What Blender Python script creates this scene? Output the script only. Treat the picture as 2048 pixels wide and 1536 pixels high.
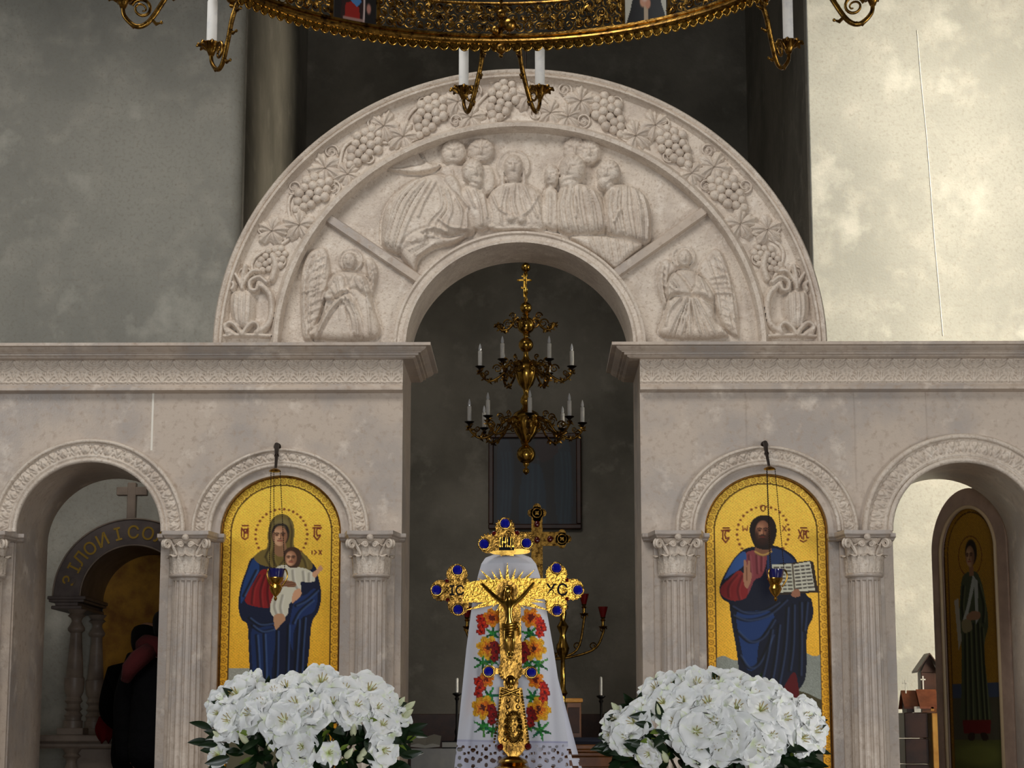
import bpy, bmesh, math, random
import numpy as np
from mathutils import Vector, Matrix
from mathutils.geometry import tessellate_polygon
for _o in list(bpy.data.objects): bpy.data.objects.remove(_o)
S = bpy.context.scene
COL = S.collection
PI = math.pi
R = math.radians
random.seed(7); RNG = np.random.RandomState(7)

# ---------------------------------------------------------------- camera
F = 4045.0                       # focal length in pixels of the 2048 x 1536 frame
PITCH, YAW = R(9.85), R(0.6)     # looks up, a touch to the left
EYE = Vector((0.074, -11.5, 1.6))
cam = bpy.data.cameras.new('camera'); cam.sensor_width = 36; cam.lens = 36*F/2048
cam.clip_end = 100
CAM = bpy.data.objects.new('camera', cam); COL.objects.link(CAM)
CAM.location = EYE; CAM.rotation_euler = (PI/2+PITCH, 0, YAW)
S.camera = CAM
RM = Matrix.Rotation(YAW, 3, 'Z') @ Matrix.Rotation(PI/2+PITCH, 3, 'X')

# ---------------------------------------------------------------- world, lights, exposure
w = bpy.data.worlds.new('world'); S.world = w; w.use_nodes = True
w.node_tree.nodes['Background'].inputs[0].default_value = (0.75, 0.85, 1.0, 1)
w.node_tree.nodes['Background'].inputs[1].default_value = 0.05
def area(name, loc, target, sx, sy, power, color, spread=180):
    l = bpy.data.lights.new(name, 'AREA'); l.shape = 'RECTANGLE'; l.size = sx; l.size_y = sy
    l.energy = power; l.color = color; l.spread = R(spread)
    o = bpy.data.objects.new(name, l); COL.objects.link(o); o.location = loc
    o.rotation_euler = (Vector(target)-Vector(loc)).to_track_quat('-Z', 'Y').to_euler()
    return o
area('south_window_light', (6.0, 0.2, 4.7), (2.9, 2.45, 4.7), 1.2, 7.4, 120, (1.0, 0.92, 0.76), 38)
area('dome_window_light', (-2.0, -5.2, 9.0), (0.2, 0.0, 2.2), 3.4, 2.4, 270, (1.0, 0.96, 0.91))
area('north_window_light', (-6.8, -7.5, 4.6), (0.5, -3.0, 2.2), 2.4, 4.0, 150, (0.92, 0.96, 1.0))
area('side_fill_light', (6.9, -7.5, 2.1), (-1.5, 0.0, 2.2), 2.2, 3.0, 210, (1.0, 0.985, 0.96))  # added low fill from the right that brightens the doorway jambs, source invented
area('entrance_light', (1.55, -15.6, 1.6), (0.0, -7.0, 1.7), 3.0, 2.3, 245, (0.94, 0.97, 1.0))
vs = S.view_settings
vs.view_transform = 'Standard'; vs.look = 'None'; vs.gamma = 1; vs.use_curve_mapping = False
vs.exposure = 0.0

# ---------------------------------------------------------------- helpers
def P(px, py, Y=0.0):
    """point of the photograph (2048 x 1536 pixels) on the upright plane at depth Y"""
    d = RM @ Vector(((px-1024)/F, (768-py)/F, -1))
    return EYE + d*((Y-EYE.y)/d.y)
def X(px, py=1000, Y=0.0): return P(px, py, Y).x
def Z(py, Y=0.0, px=1040): return P(px, py, Y).z
def PXW(Y=0.0, py=1000):         # metres per pixel at depth Y
    return (P(1041, py, Y)-P(1040, py, Y)).length

WORLD = {}
def tag(o, label=None, cat=None, group=None, kind=None):
    if label: o['label'] = label
    if cat: o['category'] = cat
    if group: o['group'] = group
    if kind: o['kind'] = kind
    return o
def empty(name, loc, label=None, cat=None, group=None, kind=None, parent=None):
    o = bpy.data.objects.new(name, None); COL.objects.link(o)
    o.empty_display_size = 0.05
    WORLD[o] = Vector(loc)
    if parent is not None:
        o.parent = parent; o.location = Vector(loc)-WORLD[parent]
    else: o.location = loc
    return tag(o, label, cat, group, kind)
def copy_tree(o, parent=None):
    c = o.copy(); COL.objects.link(c); c.parent = parent
    WORLD[c] = WORLD.get(o, Vector())
    for ch in list(o.children): copy_tree(ch, c)
    return c
def place_copy(o, loc, rz=0, label=None):
    c = copy_tree(o); c.location = loc; c.rotation_euler = (0, 0, rz)
    if label: c['label'] = label
    return c

class MB:
    def __init__(s): s.v = []; s.f = []; s.m = None
    def add(s, verts, faces):
        b = len(s.v); s.v += [tuple(p) for p in verts]
        s.f += [tuple(i+b for i in f) for f in faces]; return s
    def box(s, x0, x1, y0, y1, z0, z1, ch=0.0):
        if ch <= 0:
            return s.add([(x0,y0,z0),(x1,y0,z0),(x1,y1,z0),(x0,y1,z0),(x0,y0,z1),(x1,y0,z1),(x1,y1,z1),(x0,y1,z1)],
                  [(0,3,2,1),(4,5,6,7),(0,1,5,4),(1,2,6,5),(2,3,7,6),(3,0,4,7)])
        bm = bmesh.new(); bmesh.ops.create_cube(bm, size=1)
        for q in bm.verts:
            q.co = Vector((x0 if q.co.x < 0 else x1, y0 if q.co.y < 0 else y1, z0 if q.co.z < 0 else z1))
        bmesh.ops.bevel(bm, geom=list(bm.edges), offset=ch, segments=1, affect='EDGES', profile=0.5)
        bm.verts.index_update()
        s.add([q.co[:] for q in bm.verts], [[q.index for q in f.verts] for f in bm.faces]); bm.free(); return s
    def prism(s, loops, a, b, plane='xz'):
        """loops: outline then holes, 2-D; extruded between a and b on the third axis"""
        conv = {'xz': lambda p, t: (p[0], t, p[1]), 'xy': lambda p, t: (p[0], p[1], t), 'yz': lambda p, t: (t, p[0], p[1])}[plane]
        tris = tessellate_polygon([[Vector((p[0], p[1], 0)) for p in l] for l in loops])
        flat = [p for l in loops for p in l]; n = len(flat)
        s2 = MB(); s2.v = [conv(p, a) for p in flat]+[conv(p, b) for p in flat]
        s2.f = [tuple(t) for t in tris]+[tuple(n+i for i in t)[::-1] for t in tris]
        k = 0
        for l in loops:
            m = len(l)
            for i in range(m):
                j = (i+1) % m
                s2.f.append((k+i, k+j, n+k+j, n+k+i))
            k += m
        return s.add(s2.v, s2.f)
    def lathe(s, prof, seg=24, c=(0,0,0), a0=0, a1=2*PI, rad=None):
        full = abs(a1-a0-2*PI) < 1e-6; n = seg if full else seg+1
        vs_ = []; fs = []
        for r, z in prof:
            for i in range(n):
                a = a0+(a1-a0)*i/seg
                rr = r if rad is None else rad(r, a, z)
                vs_.append((c[0]+rr*math.cos(a), c[1]+rr*math.sin(a), c[2]+z))
        for j in range(len(prof)-1):
            for i in range(seg):
                i2 = (i+1) % n
                fs.append((j*n+i, j*n+i2, (j+1)*n+i2, (j+1)*n+i))
        if full:
            if prof[0][0] > 1e-5: fs.append(tuple(range(n))[::-1])
            if prof[-1][0] > 1e-5: fs.append(tuple((len(prof)-1)*n+i for i in range(n)))
        return s.add(vs_, fs)
    def tube(s, pts, r, seg=8, cap=True, closed=False, flat=None):
        pts = [Vector(p) for p in pts]; n = len(pts)
        rs = r if isinstance(r, (list, tuple)) else [r]*n
        up = None; vs_ = []; fs = []
        for i, p in enumerate(pts):
            if closed: t = pts[(i+1) % n]-pts[i-1]
            else: t = pts[min(i+1, n-1)]-pts[max(i-1, 0)]
            if t.length < 1e-9: t = Vector((0,0,1))
            t.normalize()
            if up is None:
                up = t.orthogonal().normalized()
                if flat is not None:
                    u2 = Vector(flat)-t*Vector(flat).dot(t)
                    if u2.length > 1e-6: up = u2.normalized()
            else:
                up = (up-t*up.dot(t))
                up = up.normalized() if up.length > 1e-6 else t.orthogonal().normalized()
            sd = t.cross(up)
            for k in range(seg):
                a = 2*PI*k/seg
                vs_.append(p+up*(math.cos(a)*rs[i])+sd*(math.sin(a)*rs[i]))
        for i in range(n if closed else n-1):
            i2 = (i+1) % n
            for k in range(seg):
                k2 = (k+1) % seg
                fs.append((i*seg+k, i*seg+k2, i2*seg+k2, i2*seg+k))
        if cap and not closed:
            fs.append(tuple(range(seg))[::-1]); fs.append(tuple((n-1)*seg+k for k in range(seg)))
        return s.add(vs_, fs)
    def ball(s, c, r, seg=10, rings=7, sc=(1,1,1)):
        prof = [(max(r*math.sin(PI*i/rings), 0.0), -r*math.cos(PI*i/rings)) for i in range(rings+1)]
        m = MB().lathe(prof, seg)
        return s.add([(c[0]+p[0]*sc[0], c[1]+p[1]*sc[1], c[2]+p[2]*sc[2]) for p in m.v], m.f)
    def xf(s, M):
        s.v = [tuple(M @ Vector(p)) for p in s.v]; return s
    def join(s, o, M=None):
        return s.add([tuple(M @ Vector(p)) for p in o.v] if M else o.v, o.f)
    def mesh(s, name, smooth=35, weld=False):
        me = bpy.data.meshes.new(name); me.from_pydata(s.v, [], s.f); 
        bm = bmesh.new(); bm.from_mesh(me)
        bmesh.ops.remove_doubles(bm, verts=bm.verts, dist=1e-6)
        bmesh.ops.recalc_face_normals(bm, faces=bm.faces)
        bm.to_mesh(me); bm.free()
        if smooth:
            me.polygons.foreach_set('use_smooth', [True]*len(me.polygons))
            if smooth < 180: me.set_sharp_from_angle(angle=R(smooth))
        me.update(); return me
    def build(s, name, mat, parent=None, smooth=35, world=True, **kw):
        if parent is not None and world:
            o_ = WORLD[parent]; s.v = [(p[0]-o_.x, p[1]-o_.y, p[2]-o_.z) for p in s.v]
        me = s.mesh(name, smooth); me.materials.append(mat)
        return link(name, me, parent, **kw)
def link(name, me, parent=None, loc=None, rot=None, **kw):
    o = bpy.data.objects.new(name, me); COL.objects.link(o)
    if parent is not None: o.parent = parent; WORLD[o] = WORLD[parent]
    else: WORLD[o] = Vector()
    if loc is not None: o.location = loc
    if rot is not None: o.rotation_euler = rot
    return tag(o, **kw)

def grid_mesh(name, pts, nu, nv, mat, parent=None, colors=None, smooth=180, keep=None, world=True, metal=None, **kw):
    """pts: (nv*nu,3) array, row by row"""
    pts = np.asarray(pts, dtype=np.float64).reshape(-1, 3).copy()
    if parent is not None and world: pts -= np.array(WORLD[parent])
    idx = np.arange(nu*nv).reshape(nv, nu)
    q = np.stack([idx[:-1,:-1], idx[:-1,1:], idx[1:,1:], idx[1:,:-1]], -1).reshape(-1, 4)
    if keep is not None: q = q[keep[q].all(axis=1)]
    used = np.unique(q); mp = np.full(nu*nv, -1); mp[used] = np.arange(len(used))
    q = mp[q]; pts = pts[used]
    me = bpy.data.meshes.new(name)
    me.vertices.add(len(pts)); me.vertices.foreach_set('co', pts.astype(np.float32).ravel())
    me.loops.add(q.size); me.loops.foreach_set('vertex_index', q.astype(np.int32).ravel())
    me.polygons.add(len(q)); me.polygons.foreach_set('loop_start', (np.arange(len(q))*4).astype(np.int32))
    me.update(calc_edges=True); me.validate()
    if smooth: me.polygons.foreach_set('use_smooth', [True]*len(me.polygons))
    if colors is not None:
        c = np.ones((len(used), 4), np.float32); c[:, :3] = srgb2lin(np.clip(colors[used], 0, 1))
        if metal is not None: c[:, 3] = metal[used]
        at = me.color_attributes.new('paint', 'FLOAT_COLOR', 'POINT'); at.data.foreach_set('color', c.ravel())
    me.materials.append(mat); me.update()
    return link(name, me, parent, **kw)
def srgb2lin(c):
    c = np.asarray(c, dtype=np.float64)
    return np.where(c <= 0.04045, c/12.92, ((c+0.055)/1.055)**2.4)
def hexlin(r, g, b): return tuple(srgb2lin(np.array([r, g, b])/255.0))+(1.0,)

# ---- small drawing library: masks and distances on a set of points (pixel coordinates)
def spl(pts, closed=False, n=6):
    p = np.array(pts, float); m = len(p); out = []
    if m < 3: return p
    rng = range(m) if closed else range(m-1)
    for i in rng:
        if closed: a, b, c, d = p[i-1], p[i], p[(i+1) % m], p[(i+2) % m]
        else: a, b, c, d = p[max(i-1, 0)], p[i], p[i+1], p[min(i+2, m-1)]
        for t in np.arange(n)/n:
            out.append(0.5*((2*b)+(c-a)*t+(2*a-5*b+4*c-d)*t*t+(3*b-a-3*c+d)*t**3))
    if not closed: out.append(p[-1])
    return np.array(out)
class Art:
    def __init__(s, px, py, base=(0, 0, 0)):
        s.x = np.asarray(px, float).ravel(); s.y = np.asarray(py, float).ravel()
        s.c = np.tile(np.array(base, float), (s.x.size, 1)); s.h = np.zeros(s.x.size)
    def inside(s, poly):
        m = np.zeros(s.x.size, bool); p = np.asarray(poly)
        sel = np.where((s.x >= p[:,0].min()) & (s.x <= p[:,0].max()) & (s.y >= p[:,1].min()) & (s.y <= p[:,1].max()))[0]
        x, y = s.x[sel], s.y[sel]; r = np.zeros(sel.size, bool)
        for i in range(len(p)):
            x1, y1 = p[i-1]; x2, y2 = p[i]
            if y1 == y2: continue
            c = ((y1 > y) != (y2 > y)) & (x < (x2-x1)*(y-y1)/(y2-y1)+x1)
            r ^= c
        m[sel] = r; return m
    def dist(s, pts, reach=1e9, sel=None, closed=False):
        p = np.asarray(pts, float); d = np.full(s.x.size, 1e9)
        if sel is None: sel = np.where((s.x >= p[:,0].min()-reach) & (s.x <= p[:,0].max()+reach) & (s.y >= p[:,1].min()-reach) & (s.y <= p[:,1].max()+reach))[0]
        x, y = s.x[sel], s.y[sel]; best = np.full(sel.size, 1e9)
        q = np.vstack([p, p[:1]]) if closed else p
        for a, b in zip(q[:-1], q[1:]):
            ab = b-a; L = max((ab**2).sum(), 1e-9)
            t = np.clip(((x-a[0])*ab[0]+(y-a[1])*ab[1])/L, 0, 1)
            best = np.minimum(best, (x-a[0]-t*ab[0])**2+(y-a[1]-t*ab[1])**2)
        d[sel] = np.sqrt(best); return d
    # painting
    def fill(s, poly, col, curve=True, a=1.0):
        p = spl(poly, True) if curve else np.array(poly, float)
        m = s.inside(p); s.c[m] = s.c[m]*(1-a)+np.array(col)*a; return m
    def ell(s, cx, cy, rx, ry, col, a=1.0, soft=0.15, clip=None):
        d = np.sqrt(((s.x-cx)/rx)**2+((s.y-cy)/ry)**2); k = np.clip((1+soft-d)/(2*soft), 0, 1)*a
        if clip is not None: k = k*clip
        s.c = s.c*(1-k[:,None])+np.array(col)*k[:,None]; return d < 1
    def line(s, pts, wd, col, a=1.0, clip=None, curve=True, soft=1.0):
        p = spl(pts) if curve and len(pts) > 2 else np.array(pts, float)
        d = s.dist(p, wd+soft+1); k = np.clip((wd/2+soft-d)/soft, 0, 1)*a
        if clip is not None: k = k*clip
        s.c = s.c*(1-k[:,None])+np.array(col)*k[:,None]
    def noise(s, amp, scale=1.0):
        n = RNG.normal(0, 1, s.x.size); s.c += (n*amp)[:,None]
    # carving
    def bump(s, poly, h, wd, curve=True, base=None):
        p = spl(poly, True) if curve else np.array(poly, float)
        m = s.inside(p); sel = np.where(m)[0]
        if sel.size == 0: return m
        d = s.dist(p, sel=sel, closed=True)[sel]
        t = np.clip(d/wd, 0, 1)
        v = h*np.sqrt(1-(1-t)**2)
        if base is not None: v = v+base
        s.h[sel] = np.maximum(s.h[sel], v); return m
    def dome(s, cx, cy, rx, ry, h, base=0.0, rot=0.0):
        dx, dy = s.x-cx, s.y-cy; c, n = math.cos(rot), math.sin(rot)
        u, v = (dx*c+dy*n)/rx, (-dx*n+dy*c)/ry; d = u*u+v*v
        m = d < 1; s.h[m] = np.maximum(s.h[m], base+h*np.sqrt(1-d[m])); return m
    def ridge(s, pts, wd, h, clip=None, curve=True):
        p = spl(pts) if curve and len(pts) > 2 else np.array(pts, float)
        d = s.dist(p, wd*3); k = h*np.exp(-(d/wd)**2)
        if clip is not None: k = k*clip
        s.h += k
    def roll(s, pts, wd, h, base=0.0):       # raised bead with sharp foot
        p = spl(pts) if len(pts) > 2 else np.array(pts, float)
        d = s.dist(p, wd*2); m = d < wd
        s.h[m] = np.maximum(s.h[m], base+h*np.sqrt(1-(d[m]/wd)**2))

# ---------------------------------------------------------------- materials
def mat(name, color, rough=0.5, metal=0.0, spec=0.5, noise=None, bump=None, attr=None, coat=0, trans=0, emis=None, mix2=None, sss=None):
    m = bpy.data.materials.new(name); m.use_nodes = True
    nt = m.node_tree; b = nt.nodes['Principled BSDF']; L = nt.links
    b.inputs['Base Color'].default_value = color; b.inputs['Roughness'].default_value = rough
    b.inputs['Metallic'].default_value = metal; b.inputs['Specular IOR Level'].default_value = spec
    if coat: b.inputs['Coat Weight'].default_value = coat
    if trans: b.inputs['Transmission Weight'].default_value = trans
    tc = nt.nodes.new('ShaderNodeTexCoord')
    src = None
    if attr:
        at = nt.nodes.new('ShaderNodeAttribute'); at.attribute_name = attr
        src = at.outputs['Color']
        if attr == 'paint' and metal < 0:
            b.inputs['Metallic'].default_value = 0; L.new(at.outputs['Alpha'], b.inputs['Metallic'])
    if noise:   # list of (scale, detail, second colour, low, high)
        for (sc, det, c2, lo, hi) in noise:
            n = nt.nodes.new('ShaderNodeTexNoise'); n.inputs['Scale'].default_value = sc; n.inputs['Detail'].default_value = det
            n.inputs['Roughness'].default_value = 0.6
            L.new(tc.outputs['Object'], n.inputs['Vector'])
            r = nt.nodes.new('ShaderNodeMapRange'); r.inputs['From Min'].default_value = lo; r.inputs['From Max'].default_value = hi
            L.new(n.outputs['Fac'], r.inputs['Value'])
            mx = nt.nodes.new('ShaderNodeMix'); mx.data_type = 'RGBA'
            L.new(r.outputs['Result'], mx.inputs['Factor'])
            if src is None: mx.inputs['A'].default_value = color
            else: L.new(src, mx.inputs['A'])
            mx.inputs['B'].default_value = c2
            src = mx.outputs['Result']
    if src is not None: L.new(src, b.inputs['Base Color'])
    if bump:    # (scale, detail, strength, distance)
        n = nt.nodes.new('ShaderNodeTexNoise'); n.inputs['Scale'].default_value = bump[0]; n.inputs['Detail'].default_value = bump[1]
        L.new(tc.outputs['Object'], n.inputs['Vector'])
        bp = nt.nodes.new('ShaderNodeBump'); bp.inputs['Strength'].default_value = bump[2]; bp.inputs['Distance'].default_value = bump[3]
        L.new(n.outputs['Fac'], bp.inputs['Height']); L.new(bp.outputs['Normal'], b.inputs['Normal'])
    if emis:
        b.inputs['Emission Color'].default_value = emis[0]; b.inputs['Emission Strength'].default_value = emis[1]
    if sss:
        b.inputs['Subsurface Weight'].default_value = sss[0]; b.inputs['Subsurface Radius'].default_value = sss[1]; b.inputs['Subsurface Scale'].default_value = sss[2]
    return m
M = {}
M['marble'] = mat('marble', hexlin(198,183,168), 0.34, noise=[(1.6, 8, hexlin(176,166,158), 0.44, 0.58), (6, 8, hexlin(226,214,200), 0.56, 0.74), (26, 6, hexlin(172,154,138), 0.52, 0.72)], bump=(90, 5, 0.22, 0.008))
M['marble_carved'] = mat('marble_carved', hexlin(216,203,188), 0.5, noise=[(5, 6, hexlin(198,184,170), 0.45, 0.62), (14, 8, hexlin(228,217,204), 0.55, 0.7), (60, 5, hexlin(182,164,146), 0.52, 0.72)], bump=(110, 5, 0.5, 0.008))
M['joint'] = mat('joint_putty', hexlin(232,226,214), 0.7, bump=(80, 3, 0.2, 0.005))
M['plaster'] = mat('plaster', hexlin(168,166,156), 0.85, noise=[(0.9, 7, hexlin(148,147,139), 0.4, 0.65), (5, 8, hexlin(180,176,165), 0.5, 0.75), (40, 6, hexlin(146,142,130), 0.5, 0.75), (2.2, 9, hexlin(190,187,176), 0.58, 0.72)], bump=(60, 8, 0.18, 0.015))
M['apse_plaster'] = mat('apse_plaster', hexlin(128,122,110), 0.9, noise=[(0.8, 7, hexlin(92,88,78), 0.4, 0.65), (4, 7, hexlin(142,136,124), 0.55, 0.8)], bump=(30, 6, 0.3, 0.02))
M['floor'] = mat('floor_stone', hexlin(120,106,92), 0.35, noise=[(3, 5, hexlin(90,78,68), 0.4, 0.7)])
M['nave'] = mat('nave_plaster', hexlin(150,144,132), 0.9, noise=[(1, 5, hexlin(120,116,106), 0.4, 0.7)])
M['gold'] = mat('gold_metal', hexlin(206,164,78), 0.2, 1.0, noise=[(26, 5, hexlin(104,72,28), 0.45, 0.7)])
M['gold_dark'] = mat('gold_aged', hexlin(156,118,54), 0.30, 1.0, noise=[(40, 5, hexlin(60,40,18), 0.42, 0.66)], bump=(120, 3, 0.3, 0.004))
M['gold_bright'] = mat('gold_engraved', hexlin(224,176,74), 0.30, 1.0, bump=(170, 3, 0.45, 0.005))
M['dark_metal'] = mat('dark_metal', hexlin(38,28,22), 0.45, 0.7)
M['candle'] = mat('candle_wax', hexlin(236,234,228), 0.4, noise=[(30, 2, hexlin(214,214,214), 0.5, 0.8)])
# ================================================================ the setting
T = 0.75                      # depth of the marble screen
YW = 2.5                      # plaster wall behind the screen
YB = 6.4                      # end wall of the sanctuary
def struct(name, mb, m, **kw):
    return mb.build(name, m, kind='structure', **kw)
fl = MB().box(-7.5, 7.5, -16.5, -1.6, -0.2, 0.0); fl.box(-7.5, 7.5, -1.6, 7.0, -0.2, 0.6)
for i in range(3): fl.box(-7.5, 7.5, -1.9+0.3*i-0.6, -1.6, 0, 0.15+0.15*i)
struct('floor', fl, M['floor'])
xl, xr = X(486, 150, YW), X(1613, 60, YW)
def rounded_wall(x_in, x_out, y0, y1, rad, z0, z1):
    sg = 1 if x_out > x_in else -1
    poly = [(x_out, y0)]
    for i in range(9):
        a = PI/2*i/8
        poly.append((x_in+sg*(rad-rad*math.sin(a)), y0+rad-rad*math.cos(a)))
    poly += [(x_in, y1), (x_out, y1)]
    return MB().prism([poly], z0, z1, 'xy')
struct('wall_left', rounded_wall(xl, -7.5, YW, YB+0.3, 0.10, 0.6, 10), M['plaster'])
struct('wall_right', rounded_wall(xr, 7.5, YW, YB+0.3, 0.012, 0.6, 10), M['plaster'])
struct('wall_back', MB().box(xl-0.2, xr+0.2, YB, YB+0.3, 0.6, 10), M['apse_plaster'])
struct('wall_sanctuary_left_shaded', MB().box(xl-0.05, xl+0.012, YW+0.10, YB+0.02, 0.6, 10, 0.004), M['apse_plaster'])  # lining in darker plaster, shade of the side wall put into its colour
struct('wall_sanctuary_right_shaded', MB().box(xr-0.012, xr+0.05, YW+0.04, YB+0.02, 0.6, 10, 0.004), M['apse_plaster'])  # same dark lining, its colour stands in for shade inside the opening
struct('ceiling', MB().box(-7.5, 7.5, -16.5, 7.0, 10, 10.2), M['nave'])
struct('wall_light_block', MB().box(-7.5, 7.5, 0.0, 1.0, 7.3, 10), M['nave'])      # unseen block added above the screen to keep dome light off the walls
struct('wall_north', MB().box(-7.7, -7.5, -16.5, 7.0, 0, 10), M['nave'])
struct('wall_south', MB().box(7.5, 7.7, -16.5, 7.0, 0, 10), M['nave'])
struct('wall_rear', MB().box(-7.5, 7.5, -16.7, -16.5, 0, 10), M['nave'])

# ================================================================ marble screen
ZS = Z(1063)                                   # springing of the small arches
XGL, XGR = X(804), X(1282)                     # edges of the central gate
ZT = Z(684, -0.16)                             # top of the cornice
ZF0, ZF1 = Z(767, -0.03), Z(718, -0.03)        # frieze
px1 = PXW(0, 1000)
ARCHES = {  # centre px, opening radius px, archivolt outer px, vertical factor
  'dl': (178, 145, 194, 0.965), 'il': (561, 121, 178, 0.94), 'ir': (1533, 123, 182, 0.94), 'dr': (1931, 145, 206, 0.945)}
def arch_pts(cx, r, k, n=36, z=None):
    z = ZS if z is None else z
    return [(cx+r*math.cos(PI*i/n), z+k*r*math.sin(PI*i/n)) for i in range(n+1)]   # right to left over the top
XE = 4.1
def slab(side):
    if side == 'l': cxd, rd, _, kd = ARCHES['dl']; cxi, ri, _, ki = ARCHES['il']
    else: cxd, rd, _, kd = ARCHES['dr']; cxi, ri, _, ki = ARCHES['ir']
    cd, ci = X(cxd, 1060), X(cxi, 1060); rd *= px1; ri *= px1
    door = [(cd+rd, 0.6)]+arch_pts(cd, rd, kd)+[(cd-rd, 0.6)]
    if side == 'l': outline = [(XGL, 0.6), (XGL, ZT-0.005), (-XE, ZT-0.005), (-XE, 0.6)]+door[::-1]
    else: outline = [(XE, 0.6), (XE, ZT-0.005), (XGR, ZT-0.005), (XGR, 0.6)]+door[::-1]
    niche = arch_pts(ci, ri, ki)+[(ci-ri, 1.28), (ci+ri, 1.28)]
    return outline, niche
screen = {}
for side, nm in (('l', 'left'), ('r', 'right')):
    xc = (-XE+XGL)/2 if side == 'l' else (XE+XGR)/2
    screen[side] = empty('marble_screen', (xc, 0, 0.6),
        'beige marble icon screen wall %s of the central gate, with arched doorway and icon niche' % nm, 'icon screen')
    o, n = slab(side)
    MB().prism([o, n], 0, T).build('wall_slab', M['marble'], screen[side])
    xs = [p[0] for p in n]
    MB().box(min(xs)-0.02, max(xs)+0.02, 0.07, 0.12, 1.2, max(p[1] for p in n)+0.02).build('niche_back', M['marble'], screen[side])
# joints between slabs of marble
for side, px, y0, y1 in (('l', 305, 785, 900), ('r', 1709, 785, 985), ('r', 1492, 785, 898), ('r', 1853, 785, 890)):
    a = X(px, 840)
    MB().box(a-0.006 if px == 305 else a-0.002, a+0.006 if px == 305 else a+0.002, -0.0025, 0.01, Z(y1), Z(y0)).build('slab_joint', M['joint'] if px == 305 else M['marble'], screen[side])

# ---- cornice and frieze
corn = [(0.0, ZT), (0.165, ZT), (0.165, Z(689.5, -0.165)), (0.150, Z(691.5, -0.15)), (0.138, Z(692.5, -0.14)), (0.138, Z(694, -0.14)),
        (0.128, Z(698, -0.13)), (0.108, Z(702.5, -0.11)), (0.106, Z(704.5, -0.1)), (0.092, Z(705, -0.09)), (0.092, Z(709.5, -0.09)), (0.074, Z(711, -0.075)),
        (0.074, Z(713, -0.075)), (0.060, Z(716.5, -0.06)), (0.028, Z(718.5, -0.03)), (0.0, Z(719, -0.03))]
low = [(0.0, Z(767, -0.03)), (0.034, Z(767.5, -0.035)), (0.034, Z(769.5, -0.035)), (0.046, Z(772, -0.046)), (0.052, Z(775, -0.05)), (0.052, Z(779, -0.05)), (0.03, Z(782, -0.04)), (0.0, Z(784, -0.03))]
def sweep(side, prof, ret=True):
    m = MB(); sg = -1 if side == 'l' else 1; xg = XGL if side == 'l' else XGR
    vs_ = []
    for d, z in prof:
        if ret: vs_ += [(sg*XE, -d, z), (xg-sg*d, -d, z), (xg-sg*d, T, z)]
        else: vs_ += [(sg*XE, -d, z), (xg, -d, z), (xg, 0, z)]
    n = len(prof); fs = []
    for j in range(n-1):
        for i in range(2): fs.append((j*3+i, j*3+i+1, (j+1)*3+i+1, (j+1)*3+i))
    fs.append(tuple(j*3+2 for j in range(n)))
    return m.add(vs_, fs)
# frieze ornament: hanging garland over a palmette, one carved tile repeated
def frieze_mesh():
    nu, nv = 44, 44
    u, v = np.meshgrid(np.linspace(-24, 24, nu), np.linspace(0, 50, nv))
    a = Art(u, v)
    for sx in (-1, 1):
        a.roll([(sx*24, 3), (sx*19, 14), (sx*8, 21), (0, 23)], 2.2, 0.010)
        a.roll([(sx*24, 3), (sx*17, 8), (sx*8, 12), (0, 13)], 1.6, 0.008)
        a.roll([(sx*5, 4), (sx*9, 8), (sx*12, 4)], 1.8, 0.008)
        a.roll([(0, 47), (sx*5, 40), (sx*11, 34), (sx*16, 34), (sx*17, 39), (sx*13, 41)], 1.9, 0.010)
        a.roll([(0, 47), (sx*8, 46), (sx*15, 47), (sx*22, 45)], 1.6, 0.008)
        a.roll([(0, 46), (sx*4, 36), (sx*5, 29)], 1.8, 0.009)
        a.roll([(sx*24, 48), (sx*24, 36), (sx*21, 30)], 1.7, 0.008)
        a.dome(sx*9, 28, 2.8, 2.8, 0.011); a.dome(sx*20, 24, 2.4, 3, 0.010); a.dome(sx*13, 17, 2.2, 2.2, 0.012)
    a.roll([(0, 47), (0, 28)], 1.6, 0.011); a.dome(0, 27, 3.2, 3.6, 0.013); a.dome(0, 8, 4, 4, 0.013); a.dome(0, 19, 3, 2.5, 0.013)
    return u, v, a.h, nu, nv
fu, fv, fh, fnu, fnv = frieze_mesh()
tw = 48*px1*0.965
fm = None
for side in ('l', 'r'):
    sc = screen[side]
    sweep(side, corn).build('cornice', M['marble'], sc, smooth=25)
    sweep(side, low, False).build('frieze_moulding', M['marble'], sc, smooth=25)
    sg = -1 if side == 'l' else 1; xg = XGL if side == 'l' else XGR
    MB().box(min(sg*XE, xg), max(sg*XE, xg), -0.024, 0.005, ZF0, ZF1+0.01).build('frieze_band', M['marble_carved'], sc)
    n = int((XE-abs(xg))/tw)
    for i in range(n):
        xc = xg+sg*tw*(i+0.5)
        if abs(xc) > 3.45: break
        if fm is None:
            pts = np.stack([fu.ravel()/48*tw, -fh, (50-fv.ravel())/50*(ZF1-ZF0)], 1)
            o = grid_mesh('frieze_tile', pts, fnu, fnv, M['marble_carved'], sc, world=False)
            fm = o.data
        else: o = link('frieze_tile', fm, sc)
        o.location = Vector((xc, -0.0245, ZF0))-WORLD[sc]

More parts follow.
